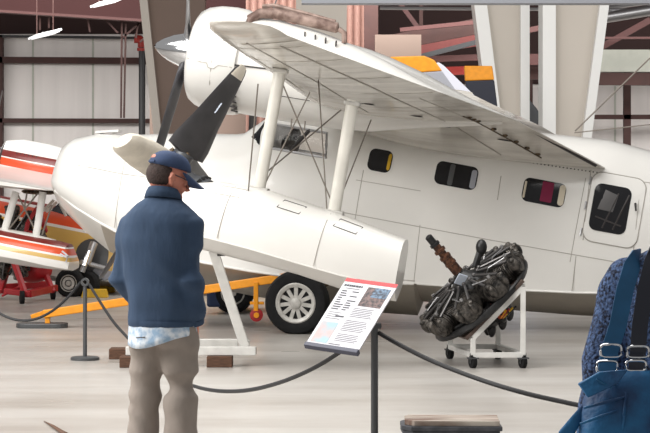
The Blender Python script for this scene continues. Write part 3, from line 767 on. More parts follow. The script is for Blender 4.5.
q = MB(); P = at(256,282,23.4); Pb = at(256,311,23.4); q.beam(rel(P), rel(Pb), .07,.05); q.beam(rel(at(250,303,23.4)), rel(at(264,303,23.4)), .05,.03)
cs = q.build('caster_leg', 'orange', t, False, bevel=.006)
q = MB(); w_ = rel(at(256.5,315,23.4)); q.lathe(w_-V((0,.03,0)), (0,1,0), [(0,.05),(.005,.07),(.055,.07),(.06,.05)], 20); q.build('caster_wheel', 'redwheel', cs)
q = MB(); q.lathe(w_-V((0,.04,0)), (0,1,0), [(0,.03),(.08,.03)], 12); q.build('caster_hub', 'orange', cs)

# ================================================================== ground cart behind the tow bar
D = 26.2; p = at(233,312,D); t = empty('ground_cart', (p.x,D,0), 'dark blue cart with a black tyre, glimpsed under the fuselage beyond the tow bar', 'cart')
q = MB(); q.box((.25,.65,.42), (1.0,.9,.36)); q.box((-.22,.1,.33),(.18,.3,.5)); q.build('body', 'cart', t, False, bevel=.03)
for y, x in ((.05,0),(1.15,0),(.05,.62)):
    if x: continue
    w_ = V((x,y,.25)); q = MB(); q.lathe(w_-V((0,.10,0)), (0,1,0), [(0,.14),(-.01,.19),(.02,.235),(.08,.25),(.14,.245),(.18,.2),(.19,.14)], 32); ty = q.build('wheel', 'tyre', t)
    q = MB(); q.lathe(w_-V((0,.10,0)), (0,1,0), [(.0,.145),(-.01,.13),(.03,.11),(.03,.05),(-.01,.04),(-.01,0)], 28, cap=False); q.build('wheel_disc', 'rim', ty)
q = MB(); q.tube([(0,.05,.25),(0,1.15,.25)], .03, 8); q.tube([(0,.2,.25),(.1,.3,.35)], .04, 8); q.build('axle', 'post', t)

# ================================================================== barrier posts, cords and the reading board
def barrier(u, D, label, ztop, ear=True):
    x = at(u,0,D).x; t = empty('barrier_post', (x,D,0), label, 'barrier post', 'rope barrier posts')
    q = MB(); q.lathe((0,0,0), (0,0,1), [(0,.13),(.022,.13),(.03,.115),(.034,.03)], 36); q.build('base', 'post', t)
    q = MB(); q.tube([(0,0,.03),(0,0,ztop-.04)], .0185, 16); q.build('pole', 'post', t)
    if ear:
        q = MB(); q.lathe((0,-.022,ztop), (0,1,0), [(0,.018),(0,.038),(.044,.038),(.044,.018),(0,.018)], 20, cap=False); q.build('ring_head', 'post', t)
    return V((x,D,ztop))
b1 = barrier(85,19.8,'low dark barrier post standing left of the man in navy',.70)
b3 = barrier(-38,20.2,'low dark barrier post beyond the left edge',.70)
D2 = 11.7
b4 = barrier(700,10.9,'low dark barrier post beyond the right edge',.45)
def cord(a, b, sag, label, pts=None):
    q = MB(); P = pts or [lerp(V(a),V(b),i/28)-V((0,0,sag*4*(i/28)*(1-i/28))) for i in range(29)]
    q.tube(P, .0125, 8); o = q.build('rope', 'rope', None); return tag(o, label, 'rope', 'sagging barrier cords')
cord(b3+V((.04,0,0)), b1-V((.04,0,0)), .36, 'black cord sagging from the left edge to the post left of the man')
def spline(pix, n=8):
    P = [at(*p) for p in pix]; out = []
    for i in range(len(P)-1):
        p0 = P[max(i-1,0)]; p1 = P[i]; p2 = P[i+1]; p3 = P[min(i+2,len(P)-1)]
        for k in range(n):
            s_ = k/n; out.append(.5*((2*p1)+(p2-p0)*s_+(2*p0-5*p1+4*p2-p3)*s_*s_+(3*p1-p0-3*p2+p3)*s_**3))
    return out+[P[-1]]
cord(0,0,0,'black cord passing behind the man to the reading board post', spline([(89,284,19.8),(97,297,19.4),(112,320,18.6),(127,337,17.8),(150,360,16.6),(175,378,15.4),(205,389,14.3),(240,391,13.4),(275,384,12.7),(310,370,12.2),(340,352,11.9),(368,331,11.7)]))
cord(0,0,0,'black cord sagging from the reading board post to the right-hand person', spline([(379,333,11.7),(400,345,11.6),(430,360,11.5),(470,376,11.35),(510,389,11.2),(550,399,11.1),(600,408,11.0),(650,405,10.95),(698,390,10.9)]))
# reading board
bx = at(374.5,0,D2).x
t = empty('reading_board_stand', (bx,D2,0), 'dark steel post carrying the tilted white information board with a red top strip', 'information sign'); ox = t.location.copy()
q = MB(); q.lathe((0,0,0), (0,0,1), [(0,.16),(.022,.16),(.03,.14),(.034,.03)], 36); q.build('base', 'post', t)
ztop = at(0,326,D2).z
q = MB(); q.tube([(0,0,.03),(0,0,ztop)], .0195, 18); q.build('pole', 'post', t)
q = MB(); q.tube([(-.07,-.03,ztop+.0),(.03,.012,ztop+.0)], .018, 16); q.lathe((.031,.012,ztop), (1,.42,0), [(0,.018),(0,.012),(.002,.010)], 14); q.build('cross_tube', 'post', t)
s1 = F/D2
BL = at(306,343,D2-.10); 
Wv = V((51.5/s1, -.155, -5.5/s1)); Hv = V((39.5/s1, .33, 62/s1))
Hv = Hv-Wv*(Hv.dot(Wv)/Wv.dot(Wv))
nb = Wv.cross(Hv).normalized(); 
if nb.y > 0: nb = -nb
BL = rel(BL)
def bp(a, b, o=0): return BL+Wv*a+Hv*b+nb*o
def bquad(q, a0, b0, a1, b1, o0, o1): q.prism([bp(a0,b0,o0),bp(a1,b0,o0),bp(a1,b1,o0),bp(a0,b1,o0)], nb*(o1-o0))
q = MB(); bquad(q, 0,0,1,1,-.008,0); bd = q.build('board', 'sign', t, False)
q = MB(); bquad(q, -.01,-.04,1.01,.012,-.022,.008); q.build('board_ledge', 'holder', t, False, bevel=.003)
q = MB(); bquad(q, .3,.30,.7,.75,-.028,-.008); q.build('back_bracket', 'post', t, False)
q = MB(); q.tube([bp(.5,.4,-.02), V((-.02,-.0,ztop))], .012, 8); q.build('bracket_arm', 'post', t)
q = MB(); bquad(q, 0,.945,1,1,0,.0012); q.build('red_strip', 'signred', bd, False)
q = MB(); bquad(q, .50,.62,.93,.905,0,.0012); q.build('photo_print', 'photo1', bd, False)
q = MB(); bquad(q, .64,.76,.93,.905,.0012,.002); q.build('photo_sky', 'photo2', bd, False)
q = MB(); bquad(q, .05,.04,.36,.34,0,.0010); q.build('tinted_map', 'signblue', bd, False)
random.seed(3)
q = MB(); a = .04                                 # the heading: too small in the photo to read, kept as short strokes
for wl_ in (.05,.05,.04,.03,.05,.02,.04,.05,.03):
    bquad(q, a,.878,a+wl_*.8,.905,0,.0012); a += wl_
q.build('heading_strokes', 'ink', bd, False)
q = MB()
for r in range(9):
    b_ = .80-.034*r; bquad(q, .06,b_,.06+.07+.10*random.random(),b_+.014,0,.0012)
    if r % 2 == 0 or r > 4: bquad(q, .26,b_,.26+.06+.12*random.random(),b_+.014,0,.0012)
bquad(q, .22,.425,.38,.445,0,.0012); q.build('bold_text', 'ink', bd, False)
q = MB()
bquad(q, .10,.845,.36,.855,0,.0010)
for r in range(6): bquad(q, .47,.575-.024*r,.90-.08*random.random(),.583-.024*r,0,.0010)
for r in range(7): bquad(q, .46,.39-.024*r,.90-.06*random.random(),.398-.024*r,0,.0010)
for r in range(5): bquad(q, .46,.19-.024*r,.90-.06*random.random(),.198-.024*r,0,.0010)
for r in range(4): bquad(q, .06,.48-.03*r,.34-.08*random.random(),.487-.03*r,0,.0010)
bquad(q, .40,.035,.62,.048,0,.0010)
q.build('small_text', 'inkl', bd, False)

# worn boards stacked at the bottom edge
D = 11.6; p = at(452,0,D); hb_ = at(0,421,D).z
for i, (w_, d, z0_, z1_, dx, m, lb) in enumerate(((.50,.30,hb_-.028,hb_,.006,'board','topmost pale worn board of the low stack at the bottom edge'),(.53,.34,hb_-.052,hb_-.029,0,'boarde','grey board directly under the topmost worn board'),(.51,.32,hb_-.075,hb_-.053,-.006,'boarde','lowest grey board of the stack at the bottom edge'))):
    q = MB(); pts = []
    for j, (x, y) in enumerate(((-w_/2+.05,-d/2),(w_/2,-d/2),(w_/2,d/2),(-w_/2+.02,d/2),(-w_/2,d/2-.05),(-w_/2,-d/2+.07))): pts.append((x,y,0))
    q.prism(pts, (0,0,z1_-z0_)); o = q.build('board_panel', m, None, False, bevel=.003); o.location = (p.x+dx,D+.15,z0_); o.rotation_euler.z = .03*(i-1); tag(o, lb, 'board', 'stacked worn boards')
t = empty('low_table', (p.x,D+.15,0), 'low table below the frame carrying the stack of worn boards', 'table')
q = MB(); q.box((0,0,hb_-.0865), (.46,.28,.02)); q.build('tabletop', 'boarde', t, False)
for sx in (-1,1):
    for sy in (-1,1):
        q = MB(); q.box((sx*.19,sy*.11,(hb_-.0965)/2), (.035,.035,hb_-.0965)); q.build('leg', 'boarde', t, False)
# a long splinter lying on the floor, bottom left
q = MB(); D = 1.7*F/(431-171); a = at(44,422,1.7*F/(422-171)); b = at(66,436,1.7*F/(436-171)); a.z = .006; b.z = .012
q.tube([a, lerp(a,b,.4)+V((0,0,.004)), lerp(a,b,.75), b], [.004,.012,.018,.022], 7, flat=.5); o = q.build('bark_splinter', 'wood', None); tag(o, 'thin dark splinter lying on the floor at the bottom left', 'debris')

# ================================================================== radial engine builder
def radial(t, o, ax, R, up, big=True, zflip=1):
    """nine-cylinder radial around o (crankcase centre), nose along ax, overall radius R"""
    ax = ax.normalized(); s1, s2 = frame_of(ax, up)
    q = MB(); q.lathe(o-ax*.16*R/.57, ax, [(0,.20*R),(.02*R,.36*R),(.30*R,.38*R),(.42*R,.34*R),(.52*R,.26*R),(.58*R,.16*R),(.66*R,.11*R)], 36); cr = q.build('crankcase', 'engd', t)
    q = MB(); e = o+ax*.22*R; q.tube([o+ax*.4*R, o+ax*.75*R, o+ax*.76*R, o+ax*.98*R], [.085*R,.085*R,.065*R,.065*R], 14)
    for k in range(3): q.lathe(o+ax*(.56+.13*k)*R, ax, [(0,.07*R),(.01*R,.098*R),(.05*R,.098*R),(.06*R,.07*R)], 12)
    sh = q.build('propeller_shaft', 'copper', t)
    q = MB(); q.tube([o+ax*.96*R, o+ax*1.0*R, o+ax*1.01*R, o+ax*1.14*R, o+ax*1.16*R], [.085*R,.085*R,.06*R,.06*R,.03*R], 12); q.build('shaft_end', 'engd', sh)
    q = MB(); q.lathe(o-ax*.30*R, ax, [(0,.5*R),(.03*R,.62*R),(.10*R,.62*R),(.13*R,.4*R)], 30); q.build('mount_ring', 'engd', t)
    q = MB(); q.lathe(o-ax*.62*R, ax, [(0,.20*R),(.1*R,.34*R),(.34*R,.38*R)], 24)
    for k in range(6):
        a = 2*PI*k/6+.4; q.ell(o-ax*.62*R+(s1*math.cos(a)+s2*math.sin(a))*.22*R, (.07*R,.07*R,.13*R), n=10, m=8)
    q.build('rear_case', 'engd', t)
    for k in range(9):
        a = 2*PI*k/9+.17; d = s1*math.cos(a)+s2*math.sin(a); sd = ax.cross(d)
        q = MB(); nf = 12 if big else 6
        prof = [(.34*R,.17*R)]
        for j in range(nf):
            r0 = .38+.36*j/nf; prof += [(r0*R,.16*R),(r0*R+.002,.195*R),((r0+.014)*R,.195*R),((r0+.016)*R,.16*R)]
        prof += [(.76*R,.15*R)]
        for j in range(nf//2):
            r0 = .77+.17*j/(nf//2); rr = .215*R*(1-.5*(j/(nf//2))**2); prof += [(r0*R,rr*.85),(r0*R+.002,rr),((r0+.016)*R,rr),((r0+.018)*R,rr*.85)]
        prof += [(.97*R,.06*R)]
        q.lathe(o, d, prof, 18 if big else 12)
        cy = q.build('cylinder', 'eng', t)
        q = MB()
        for s_ in (-1,1):
            R3 = Matrix((d, sd, ax)).transposed()
            q.ell(o+d*.90*R+sd*s_*.135*R+ax*.05*R, (.10*R,.065*R,.13*R), R3, n=10, m=8)
            q.ell(o+d*.93*R+sd*s_*.15*R+ax*.14*R, (.05*R,.05*R,.04*R), R3, n=8, m=6)
        q.build('rocker_box', 'eng', cy)
        q = MB()
        for s_ in (-1,1): 
            q.tube([o+d*.30*R+sd*s_*.05*R+ax*.26*R, o+d*.86*R+sd*s_*.14*R+ax*.17*R], .022*R, 8)
            q.ell(o+d*.31*R+sd*s_*.05*R+ax*.27*R, (.035*R,)*3, n=8, m=6)
        q.build('pushrod_tube', 'tube', cy)
        q = MB()
        q.tube([o+d*.36*R+sd*.17*R-ax*.16*R, o+d*.6*R+sd*.20*R-ax*.2*R, o+d*.82*R+sd*.17*R-ax*.13*R], .045*R, 8); q.build('intake_pipe', 'engd', cy)
        if big:
            q = MB(); q.tube([o+d*.36*R+ax*.12*R-sd*.1*R, o+d*.55*R+ax*.24*R-sd*.17*R, o+d*.8*R+ax*.20*R-sd*.02*R], .011*R, 6)
            q.tube([o+d*.80*R+ax*.10*R+sd*.02*R, o+d*.80*R+ax*.24*R+sd*.02*R], .028*R, 8); q.build('ignition_lead', 'steel', cy)
    return s1, s2
# displayed engine on its white stand
D0 = 19.3; fx0, fx1 = at(473,0,18.97).x, at(523,0,18.97).x
t = empty('engine_stand', ((fx0+fx1)/2,19.43,0), 'white wedge-shaped steel stand on four black casters carrying the large radial engine', 'stand'); ox = t.location.copy()
bx0, bx1 = at(450,0,19.9).x, at(498,0,19.9).x
ft = lambda u, v: at(u,v,18.97); bk = lambda u, v: at(u,v,19.9)
zr = ft(0,355).z
FL, FRr, BLk, BR = V((fx0,18.97,zr)), V((fx1,18.97,zr)), V((bx0,19.9,zr)), V((bx1,19.9,zr))
FRt = V((fx1,18.97,ft(0,287).z)); BRt = V((bx1,19.9,ft(0,287).z)); FLt = V((fx0,18.97,ft(0,338).z)); BLt = V((bx0,19.9,ft(0,338).z))
for nm, prs in (('bottom_rail',((FL,FRr),(BLk,BR),(FL,BLk),(FRr,BR))),('post',((FRr,FRt),(BR,BRt),(FL,FLt),(BLk,BLt))),('sloping_rail',((FLt,FRt),(BLt,BRt))),('top_rail',((FRt,BRt),(FLt,BLt)))):
    for a, b in prs: q = MB(); q.beam(rel(a), rel(b), .045,.045, up=V((0,1,.01))); q.build(nm, 'frame', t, False, bevel=.004)
for p in (FL,FRr,BLk,BR):
    x, y = p.x-ox.x, p.y-ox.y
    q = MB(); q.lathe((x-.022,y,.055), (1,.4,0), [(0,.035),(.004,.055),(.040,.055),(.044,.035)], 20); cw_ = q.build('caster', 'tyre', t)
    q = MB(); q.box((x,y,zr-.026), (.10,.09,.01)); q.box((x-.024,y,.085),(.006,.04,.09)); q.box((x+.024,y,.085),(.006,.04,.09)); q.box((x,y,zr-.035),(.06,.05,.014)); q.build('caster_fork', 'post', cw_, False)
sl = (FRt-FLt).normalized(); nn = V((-sl.z,0,sl.x))
bkx = V((bx0-fx0,.93,0))
a0 = rel(FLt)-sl*.05+nn*.025; a1 = rel(FRt)+sl*.04+nn*.025
q = MB(); q.prism([a0-bkx*.03,a1-bkx*.03,a1+bkx*1.03,a0+bkx*1.03], nn*.03); q.build('sloping_plate', 'plate', t, False, bevel=.003)
# engine
t = empty('radial_engine', (ox.x,ox.y,0), 'dark oily nine-cylinder radial engine mounted tilted on the white wheeled stand', 'engine')
axE = V((-.64,-.17,.755)).normalized(); cE = rel(at(474,291,19.35))
radial(t, cE, axE, .56, V((0,1,0)))
s1, s2 = frame_of(axE, V((0,1,0)))
q = MB(); q.tube([cE+(s1*math.cos(2*PI*k/40)+s2*math.sin(2*PI*k/40))*.50-axE*.10 for k in range(40)], .020, 8, closed=True, flat=1.6)
q.build('exhaust_collector', 'engd', t)
q = MB(); pl_ = cE+axE*.22+V((-.03,-.16,-.02)); q.box(cE+axE*.20-V((.0,.17,.04)), (.085,.012,.10), Euler((.5,.3,.4)).to_matrix()); q.build('paper_label', 'label', t, False)
q = MB(); q.ell(cE+axE*.25+V((.22,-.02,.20)), (.05,.05,.07)); q.tube([cE+axE*.18+V((.12,-.02,.08)),cE+axE*.25+V((.22,-.02,.20))], .03, 8); q.build('governor', 'engd', t)
q = MB()
for k in range(9):
    p = cE+V((.16+.035*(k%4), -.2+.05*k*.5, -.17-.03*(k%3))); q.ell(p, (.05,.06,.045), n=8, m=6)
q.build('accessory_section', 'engd', t)
for k, m in enumerate(('wires','orange','redwheel','yellow','engd')):
    b0 = cE+V((.13+.03*k,-.28+.01*k,-.10)); q = MB(); q.tube([b0, b0+V((.03,-.03,-.07)), b0+V((.07-.02*k,-.02,-.12)), b0+V((.1,.0,-.06+.01*k))], .010, 8); q.build('wiring', m, t)

# ================================================================== second amphibian at the far left
F2 = Frame((at(30,171,31).x,31,1.7), math.radians(10), math.radians(9.5)); L2 = F2.L
a2 = empty('amphibious_airplane', label='smaller white amphibious airplane with red, orange and gold stripes at the far left', cat='airplane', mw=F2.m)
W_, RD, OR, GD = sr(238,236,232), sr(120,35,30), sr(228,84,40), sr(214,176,98)
k0 = L2(60,215,.7); 
sl2 = .02
def zz(u, v, y): p = L2(u,v,y); return p.z+sl2*p.x
M['s_hull'] = stripes('striped_hull', sr(200,196,190), [(zz(60,268,.6), GD),(zz(60,229,.7), W_),(zz(60,226,.7), OR),(zz(60,215,.7), W_),(zz(60,213,.7), RD),(zz(60,209,.65), sr(240,190,175)),(zz(60,204,.6), W_)], sl2)
M['s_nac'] = stripes('striped_nacelle', sr(206,170,96), [(zz(30,172.0,1.8), W_),(zz(30,170.5,1.8), OR),(zz(30,163.0,1.8), W_),(zz(30,161.5,1.8), RD),(zz(30,155.0,1.8), W_)], sl2)
M['s_flt'] = stripes('striped_float', W_, [(zz(35,254,4.8), GD),(zz(35,250,4.8), W_),(zz(35,248,4.8), OR),(zz(35,242,4.8), W_),(zz(35,240.5,4.8), RD),(zz(35,236.5,4.8), W_)], sl2)
hb0, hk0 = L2(75,276,0).z, L2(75,286,0).z; tp = L2(40,203,0).z
H2 = Hull([(-5,hk0+.5,hb0+.5,.02,.03,tp-.3,2),(-4,hk0,hb0,.6,.6,tp-.05,2.4),(-1,hk0-.05,hb0,.75,.75,tp,2.6),(.8,hk0+.02,hb0+.02,.75,.75,tp,2.6),(1.6,hk0+.10,hb0+.08,.72,.73,tp,2.6),(3.5,hk0+.4,hb0+.3,.5,.55,tp,2.4),(6,hb0+.6,hb0+.75,.1,.12,tp,2)])
H2.mesh([-5,-4.7,-4.4,-4,-3,-2,-1,0,.8,1.2,1.6,2.5,3.5,4.5,6]).build('hull', 'stripe' if 'stripe' in M else 's_hull', a2)
q = MB(); cpt = L2(90,262,.76); H2.patch(q, rrect(cpt.x,cpt.z-.0,.46,.62,.2), .008, .02); q.build('wheel_well', 'post', a2)
q = MB(); cpt = L2(98,272,.76); H2.patch(q, rrect(cpt.x+.1,cpt.z-.1,.35,.28,.04), .012, .02); q.build('wheel_well_panel', 'gfin', a2)
q = MB(); q.tube([L2(94,243,.85), L2(86,265,1.0)], .055, 12); q.tube([L2(86,262,1.0), L2(82,272,1.02)], .04, 10); q.tube([L2(81,262,1.05), L2(104,268,.8)], .035, 8); lg = q.build('landing_leg', 'steel', a2)
q = MB(); q.tube([L2(89,251,.96), L2(84,266,1.06)], .03, 8); q.build('hydraulic_ram', 'chrome', lg)
wh = L2(70,283,1.1); ax2 = V((0,1,0)); rr_ = wh.z; wv = F2.w(wh).z
q = MB(); q.lathe(wh, ax2, [(-.07,.11),(-.08,.16),(-.06,.19),(0,.205),(.06,.19),(.08,.16),(.07,.11)], 32)
ty = q.build('main_wheel', 'tyre', a2)
q = MB(); q.lathe(wh, ax2, [(.055,.118),(.08,.115),(.06,.09),(.085,.085),(.085,.05),(.06,.045),(.09,.03),(.09,0)], 28, cap=False); q.build('wheel_rim', 'rim', ty)
wh2 = V((wh.x+.16,wh.y-.2,wh.z)); q = MB(); q.lathe(wh2, ax2, [(-.07,.11),(-.08,.16),(-.06,.19),(0,.205),(.06,.19),(.08,.16),(.07,.11)], 32); q.build('inner_wheel', 'tyre', a2)
# cabin screens and clutter under the wing
q = MB(); cpt = L2(54,206,.7); H2.patch(q, [(L2(u,v,.68).x,L2(u,v,.68).z) for u,v in ((44,211),(51,199),(66,203),(72,219),(58,215))], .006,.02); q.build('windscreen', 'glass', a2)
q = MB()
for u0,v0,u1,v1 in ((43,211,54,200),(46,212,57,202),(60,204,66,216)): q.tube([L2(u0,v0,.8),L2(u1,v1,.76)], .022, 6)
q.build('windscreen_bar', 'white', a2)
# wing of the second airplane
wy = [(.2,L2(-70,182,2.2)),]
Wst = []
for y, u0, v0, u1, v1, th in ((.3,-30,160,95,175,.10),(1.5,-35,164,85,180,.10),(2.8,-45,169,76,185,.10),(4.2,-55,174,66,190,.10),(5.0,-40,177,60,191,.09),(5.2,-20,180,48,190,.06)):
    a, b = L2(u0,v0,y), L2(u1,v1,y); Wst.append((y,a.x,a.z,b.x,b.z,th))
wing2 = wing_mesh(Wst).build('port_wing', 'white', a2)
q = MB()
for y in (2.6,):
    pass
q.tube([L2(-10,180,4.9), L2(30,179,4.0), L2(60,186,3.0)], .03, 6, flat=.3); 
q = MB(); q.prism([L2(10,178.5,3.4)+V((0,0,.03)),L2(22,178.5,3.4)+V((0,0,.03)),L2(50,184,3.4)+V((0,0,.03)),L2(38,184,3.4)+V((0,0,.03))], (0,0,.004))
# nacelle
nc = L2(30,166,1.5); nr = .30
q = MB(); Y = 1.5
prof = [(L2(2,166,Y).x,.22),(L2(4,166,Y).x,.27),(L2(20,166,Y).x,.315),(L2(45,166,Y).x,.31),(L2(75,166,Y).x,.27),(L2(110,166,Y).x,.18),(L2(150,166,Y).x,.05)]
q.rings([[V((x, Y+r*math.cos(2*PI*k/32), nc.z+.015+r*1.02*math.sin(2*PI*k/32)+0)) for k in range(32)] for x, r in prof]); na2 = q.build('nacelle', 's_nac', a2)
q = MB(); 
x = L2(5,166,Y).x; q.tube([V((x,Y+.272*math.cos(2*PI*k/32),nc.z-.005+.28*math.sin(2*PI*k/32))) for k in range(32)], .018, 6, closed=True); q.build('cowl_ring', 'dark', na2)
q = MB(); x = L2(-5,166,Y).x; q.lathe((x-.3,Y,nc.z), (1,0,0), [(0,.02),(.1,.1),(.22,.16),(.38,.20)], 20); q.build('spinner', 'chrome', na2)
for ang in (100,220,340):
    a = math.radians(ang); q = MB(); airfoil_blade(q, (x-.12,Y,nc.z), (0,math.cos(a),math.sin(a)), (1,0,0), .1, .95, BT); q.build('propeller_blade', 'blade', na2)
q = MB()
for k in range(6): p = L2(16+4*k,159.0,1.78); q.ell((p.x,1.78,nc.z+.15), (.012,.01,.012), n=6, m=4)
q.build('cowl_fastener', 'dark', na2)
# float of the second airplane
fy = 4.8
tpz = lambda u, v: L2(u,v,fy)
pf = []
for u, vt, vc, vk, hw in ((-60,226,238,246,.05),(-50,224,246,252,.18),(-30,224,250,257,.27),(0,228,254,262,.32),(30,233,259,267,.32),(55,240,265,270,.28),(70,244,268,271,.24),(75,258,269,271,.22)):
    a = tpz(u,vt); pf.append((a.x+(0 if u<75 else .0), tpz(u,vk).z, tpz(u,vc).z, hw, hw+.01, a.z, 2.6))
FH = Hull(pf); q = FH.mesh([p[0] for p in pf]); q.v = [p+V((0,fy,0)) for p in q.v]; f2 = q.build('wing_float', 's_flt', a2)
for u0,v0,u1,v1 in ((16,192,4,232),(43,192,36,236)):
    q = MB(); q.tube([L2(u0,v0,fy), L2(u1,v1,fy)], .045, 12, up=V((0,1,0)), flat=.6); q.build('float_strut', 'frame', a2)
for u0,v0,u1,v1 in ((17,193,36,232),(38,193,8,230),(27,193,24,210),(52,205,42,235)):
    q = MB(); q.tube([L2(u0,v0,fy), L2(u1,v1,fy)], .010, 6); q.build('bracing_wire', 'wire', a2)
q = MB()
for k in range(9): q.ell(L2(28+4*k,191.5+.4*(k%3),3.6), (.06,.2,.03), n=8, m=5)
q.build('flap_linkage', 'brass', a2)
q = MB(); q.tube([L2(62,251,fy+.3), L2(68,256,fy+.3), L2(66,262,fy+.3)], .012, 6); q.tube([L2(60,254,fy+.3), L2(66,257,fy+.3)], .012, 6); q.build('bird_emblem', 'sign', f2)
# red stand with its engine behind the striped float
D = 28.6; t = empty('red_engine_stand', (at(28,0,D).x,D,0), 'red A-frame engine stand on small wheels under the striped float at far left', 'stand'); ox = t.location.copy()
def rb(u0,v0,d0,u1,v1,d1,w_,nm): q = MB(); q.beam(rel(at(u0,v0,d0)), rel(at(u1,v1,d1)), w_,w_); return q.build(nm, 'red', t, False, bevel=.01)
rb(14,262,28.4,25,293,28.2,.065,'leg'); rb(42,265,29.2,53,292,29,.065,'leg'); rb(8,266,29.3,0,292,29,.08,'leg'); rb(4,291,28.2,30,294,28.2,.075,'base_rail'); rb(28,294,28.2,55,288,29.2,.09,'base_rail'); rb(-6,288,29.4,50,284,29.8,.09,'base_rail'); rb(2,296,28.1,22,285,28.4,.03,'drag_link')
rb(28,222,28.6,38,207,28.6,.05,'upright'); rb(38,207,28.6,46,232,28.8,.05,'upright'); rb(30,232,28.5,42,264,29.2,.05,'upright'); rb(28,222,28.6,20,262,28.4,.05,'upright')
for u, v, d in ((22,297,28.15),(53,293,29.1),(-4,294,29.2)):
    p = rel(at(u,v,d)); r_ = .085; q = MB(); q.lathe((p.x-.03,p.y,r_), (1,.3,0), [(0,.05),(.005,r_),(.055,r_),(.06,.05)], 18); q.build('wheel', 'tyre', t)
t = empty('radial_engine', (at(14,0,28.8).x,28.8,0), 'small dark radial engine behind the striped float at the far left', 'engine'); ox = t.location.copy()
radial(t, rel(at(12,243,28.9)), V((-.25,-.95,.1)), .50, V((0,0,1)), False)
q = MB(); p = rel(at(33,270,29.2)); q.ell(p, (.26,.2,.17)); q.build('red_cover', 'red', t)
# yellow chocks beside the small airplane's wheel
for u, v, D, w_, lb in ((95,293,29.6,.36,'yellow wheel chock right of the far airplane wheel, lower one in front'),(106,285.5,30.9,.28,'yellow wheel chock farther back, behind the dark blade tip')):
    zb = 0; x = at(u,0,D).x; q = MB(); q.prism([(-w_/2,-.1,0),(w_/2,-.1,0),(w_/2-.03,-.1,.11),(-w_/2+.03,-.1,.11)], (0,.2,0)); o = q.build('wheel_chock', 'yellow', None, False, bevel=.008); o.location = (x,D,0); tag(o, lb, 'wheel chock', 'yellow wheel chocks')

# ================================================================== tails and blades of airplanes standing farther back
def fin(name, polys, D, label, mats, cat='airplane tail'):
    t = empty(name, (at(polys[0][0][0],0,D).x,D,0), label, cat); ox_ = t.location.copy()
    for nm, poly, m, th in zip(('tip','panel','rudder','post'), polys, mats, (.16,.14,.12,.1)):
        q = MB(); q.prism([at(u,v,D)-ox_-V((0,th/2,0)) for u, v in poly], (0,th,0)); q.build(nm, m, t, False, bevel=.02)
    return t
fin('airplane_tail', [[(390,57),(424,56),(434,60),(442,71),(398,74)],[(396,74),(442,71),(470,110),(480,330),(400,330),(390,100)],[(438,62),(444,66),(520,140),(560,330),(480,330),(460,110),(432,66)]], 36, 'orange-topped grey airplane tail showing above the wing', ['orange','gfin','lfin'])
fin('airplane_tail', [[(464,66),(492,66),(494,80),(465,81)],[(465,81),(494,80),(505,170),(512,322),(470,322),(474,150)]], 41, 'dark navy airplane tail with an orange tip beside the left white column', ['orange','navy'])
p = at(535,104,50); t = empty('distant_propeller', (p.x+.45,50,0), 'silver propeller blade curving between the two white columns', 'propeller'); ox = t.location.copy()
q = MB(); airfoil_blade(q, rel(at(553,146,50)), V((-.56,0,.83)), (0,1,0), .0, 1.55, [(0,.15,.15,0),(.2,.28,.1,.1),(.6,.34,.06,.15),(.9,.24,.04,.2),(1,.08,.02,.2)]); q.build('propeller_blade', 'hub', t)
q = MB(); q.lathe(rel(at(553,146,50))+V((0,-.2,0)), (0,1,0), [(0,.05),(.05,.15),(.4,.2)], 20); q.build('hub', 'steel', t)
q = MB(); q.tube([(rel(at(553,146,50))).xyz, V((rel(at(553,146,50)).x,.1,.03))], .08, 12); q.build('stand_post', 'post', t)
q = MB(); q.lathe((rel(at(553,146,50)).x,.1,0), (0,0,1), [(0,.4),(.04,.4)], 24); q.build('stand_base', 'post', t)

# ================================================================== people
def hand(q, w_, d, n, side, k=1, curl=.5):
    """w_ wrist, d direction of the hand, n palm normal; five separate bent fingers"""
    d = V(d).normalized(); n = (V(n)-d*V(n).dot(d)).normalized(); s_ = d.cross(n)*side
    R3 = Matrix((s_, d, n)).transposed()
    q.ell(w_+d*.052*k, (.041*k,.055*k,.017*k), R3, n=14, m=10)
    for i, (off, ln) in enumerate(((-.030,.070),(-.010,.080),(.011,.074),(.030,.056))):
        p = w_+d*.085*k+s_*off*k; pts = [p-d*.02*k]; a = 0; cur = p
        pts.append(cur)
        for j in range(3):
            a += curl*(.5+.25*j); cur = cur+(d*math.cos(a)+n*math.sin(a))*ln*k*(.42,.32,.26)[j]; pts.append(cur)
        q.tube(pts, [.010*k,.0098*k,.009*k,.0085*k,.007*k], 8)
    p = w_+d*.022*k-s_*.030*k
    q.tube([p, p-s_*.026*k+d*.022*k+n*.008*k, p-s_*.036*k+d*.050*k+n*.02*k, p-s_*.030*k+d*.072*k+n*.03*k], [.014*k,.013*k,.011*k,.008*k], 8)
def oval(q, rs, n=28, e=2.2):
    out = []
    for z, cx, cy, rx, ry in rs:
        ring = []
        for k in range(n):
            a = 2*PI*k/n; c, s_ = math.cos(a), math.sin(a)
            ring.append(V((cx+rx*math.copysign(abs(c)**(2/e),c), cy+ry*math.copysign(abs(s_)**(2/e),s_), z)))
        out.append(ring)
    q.rings(out)
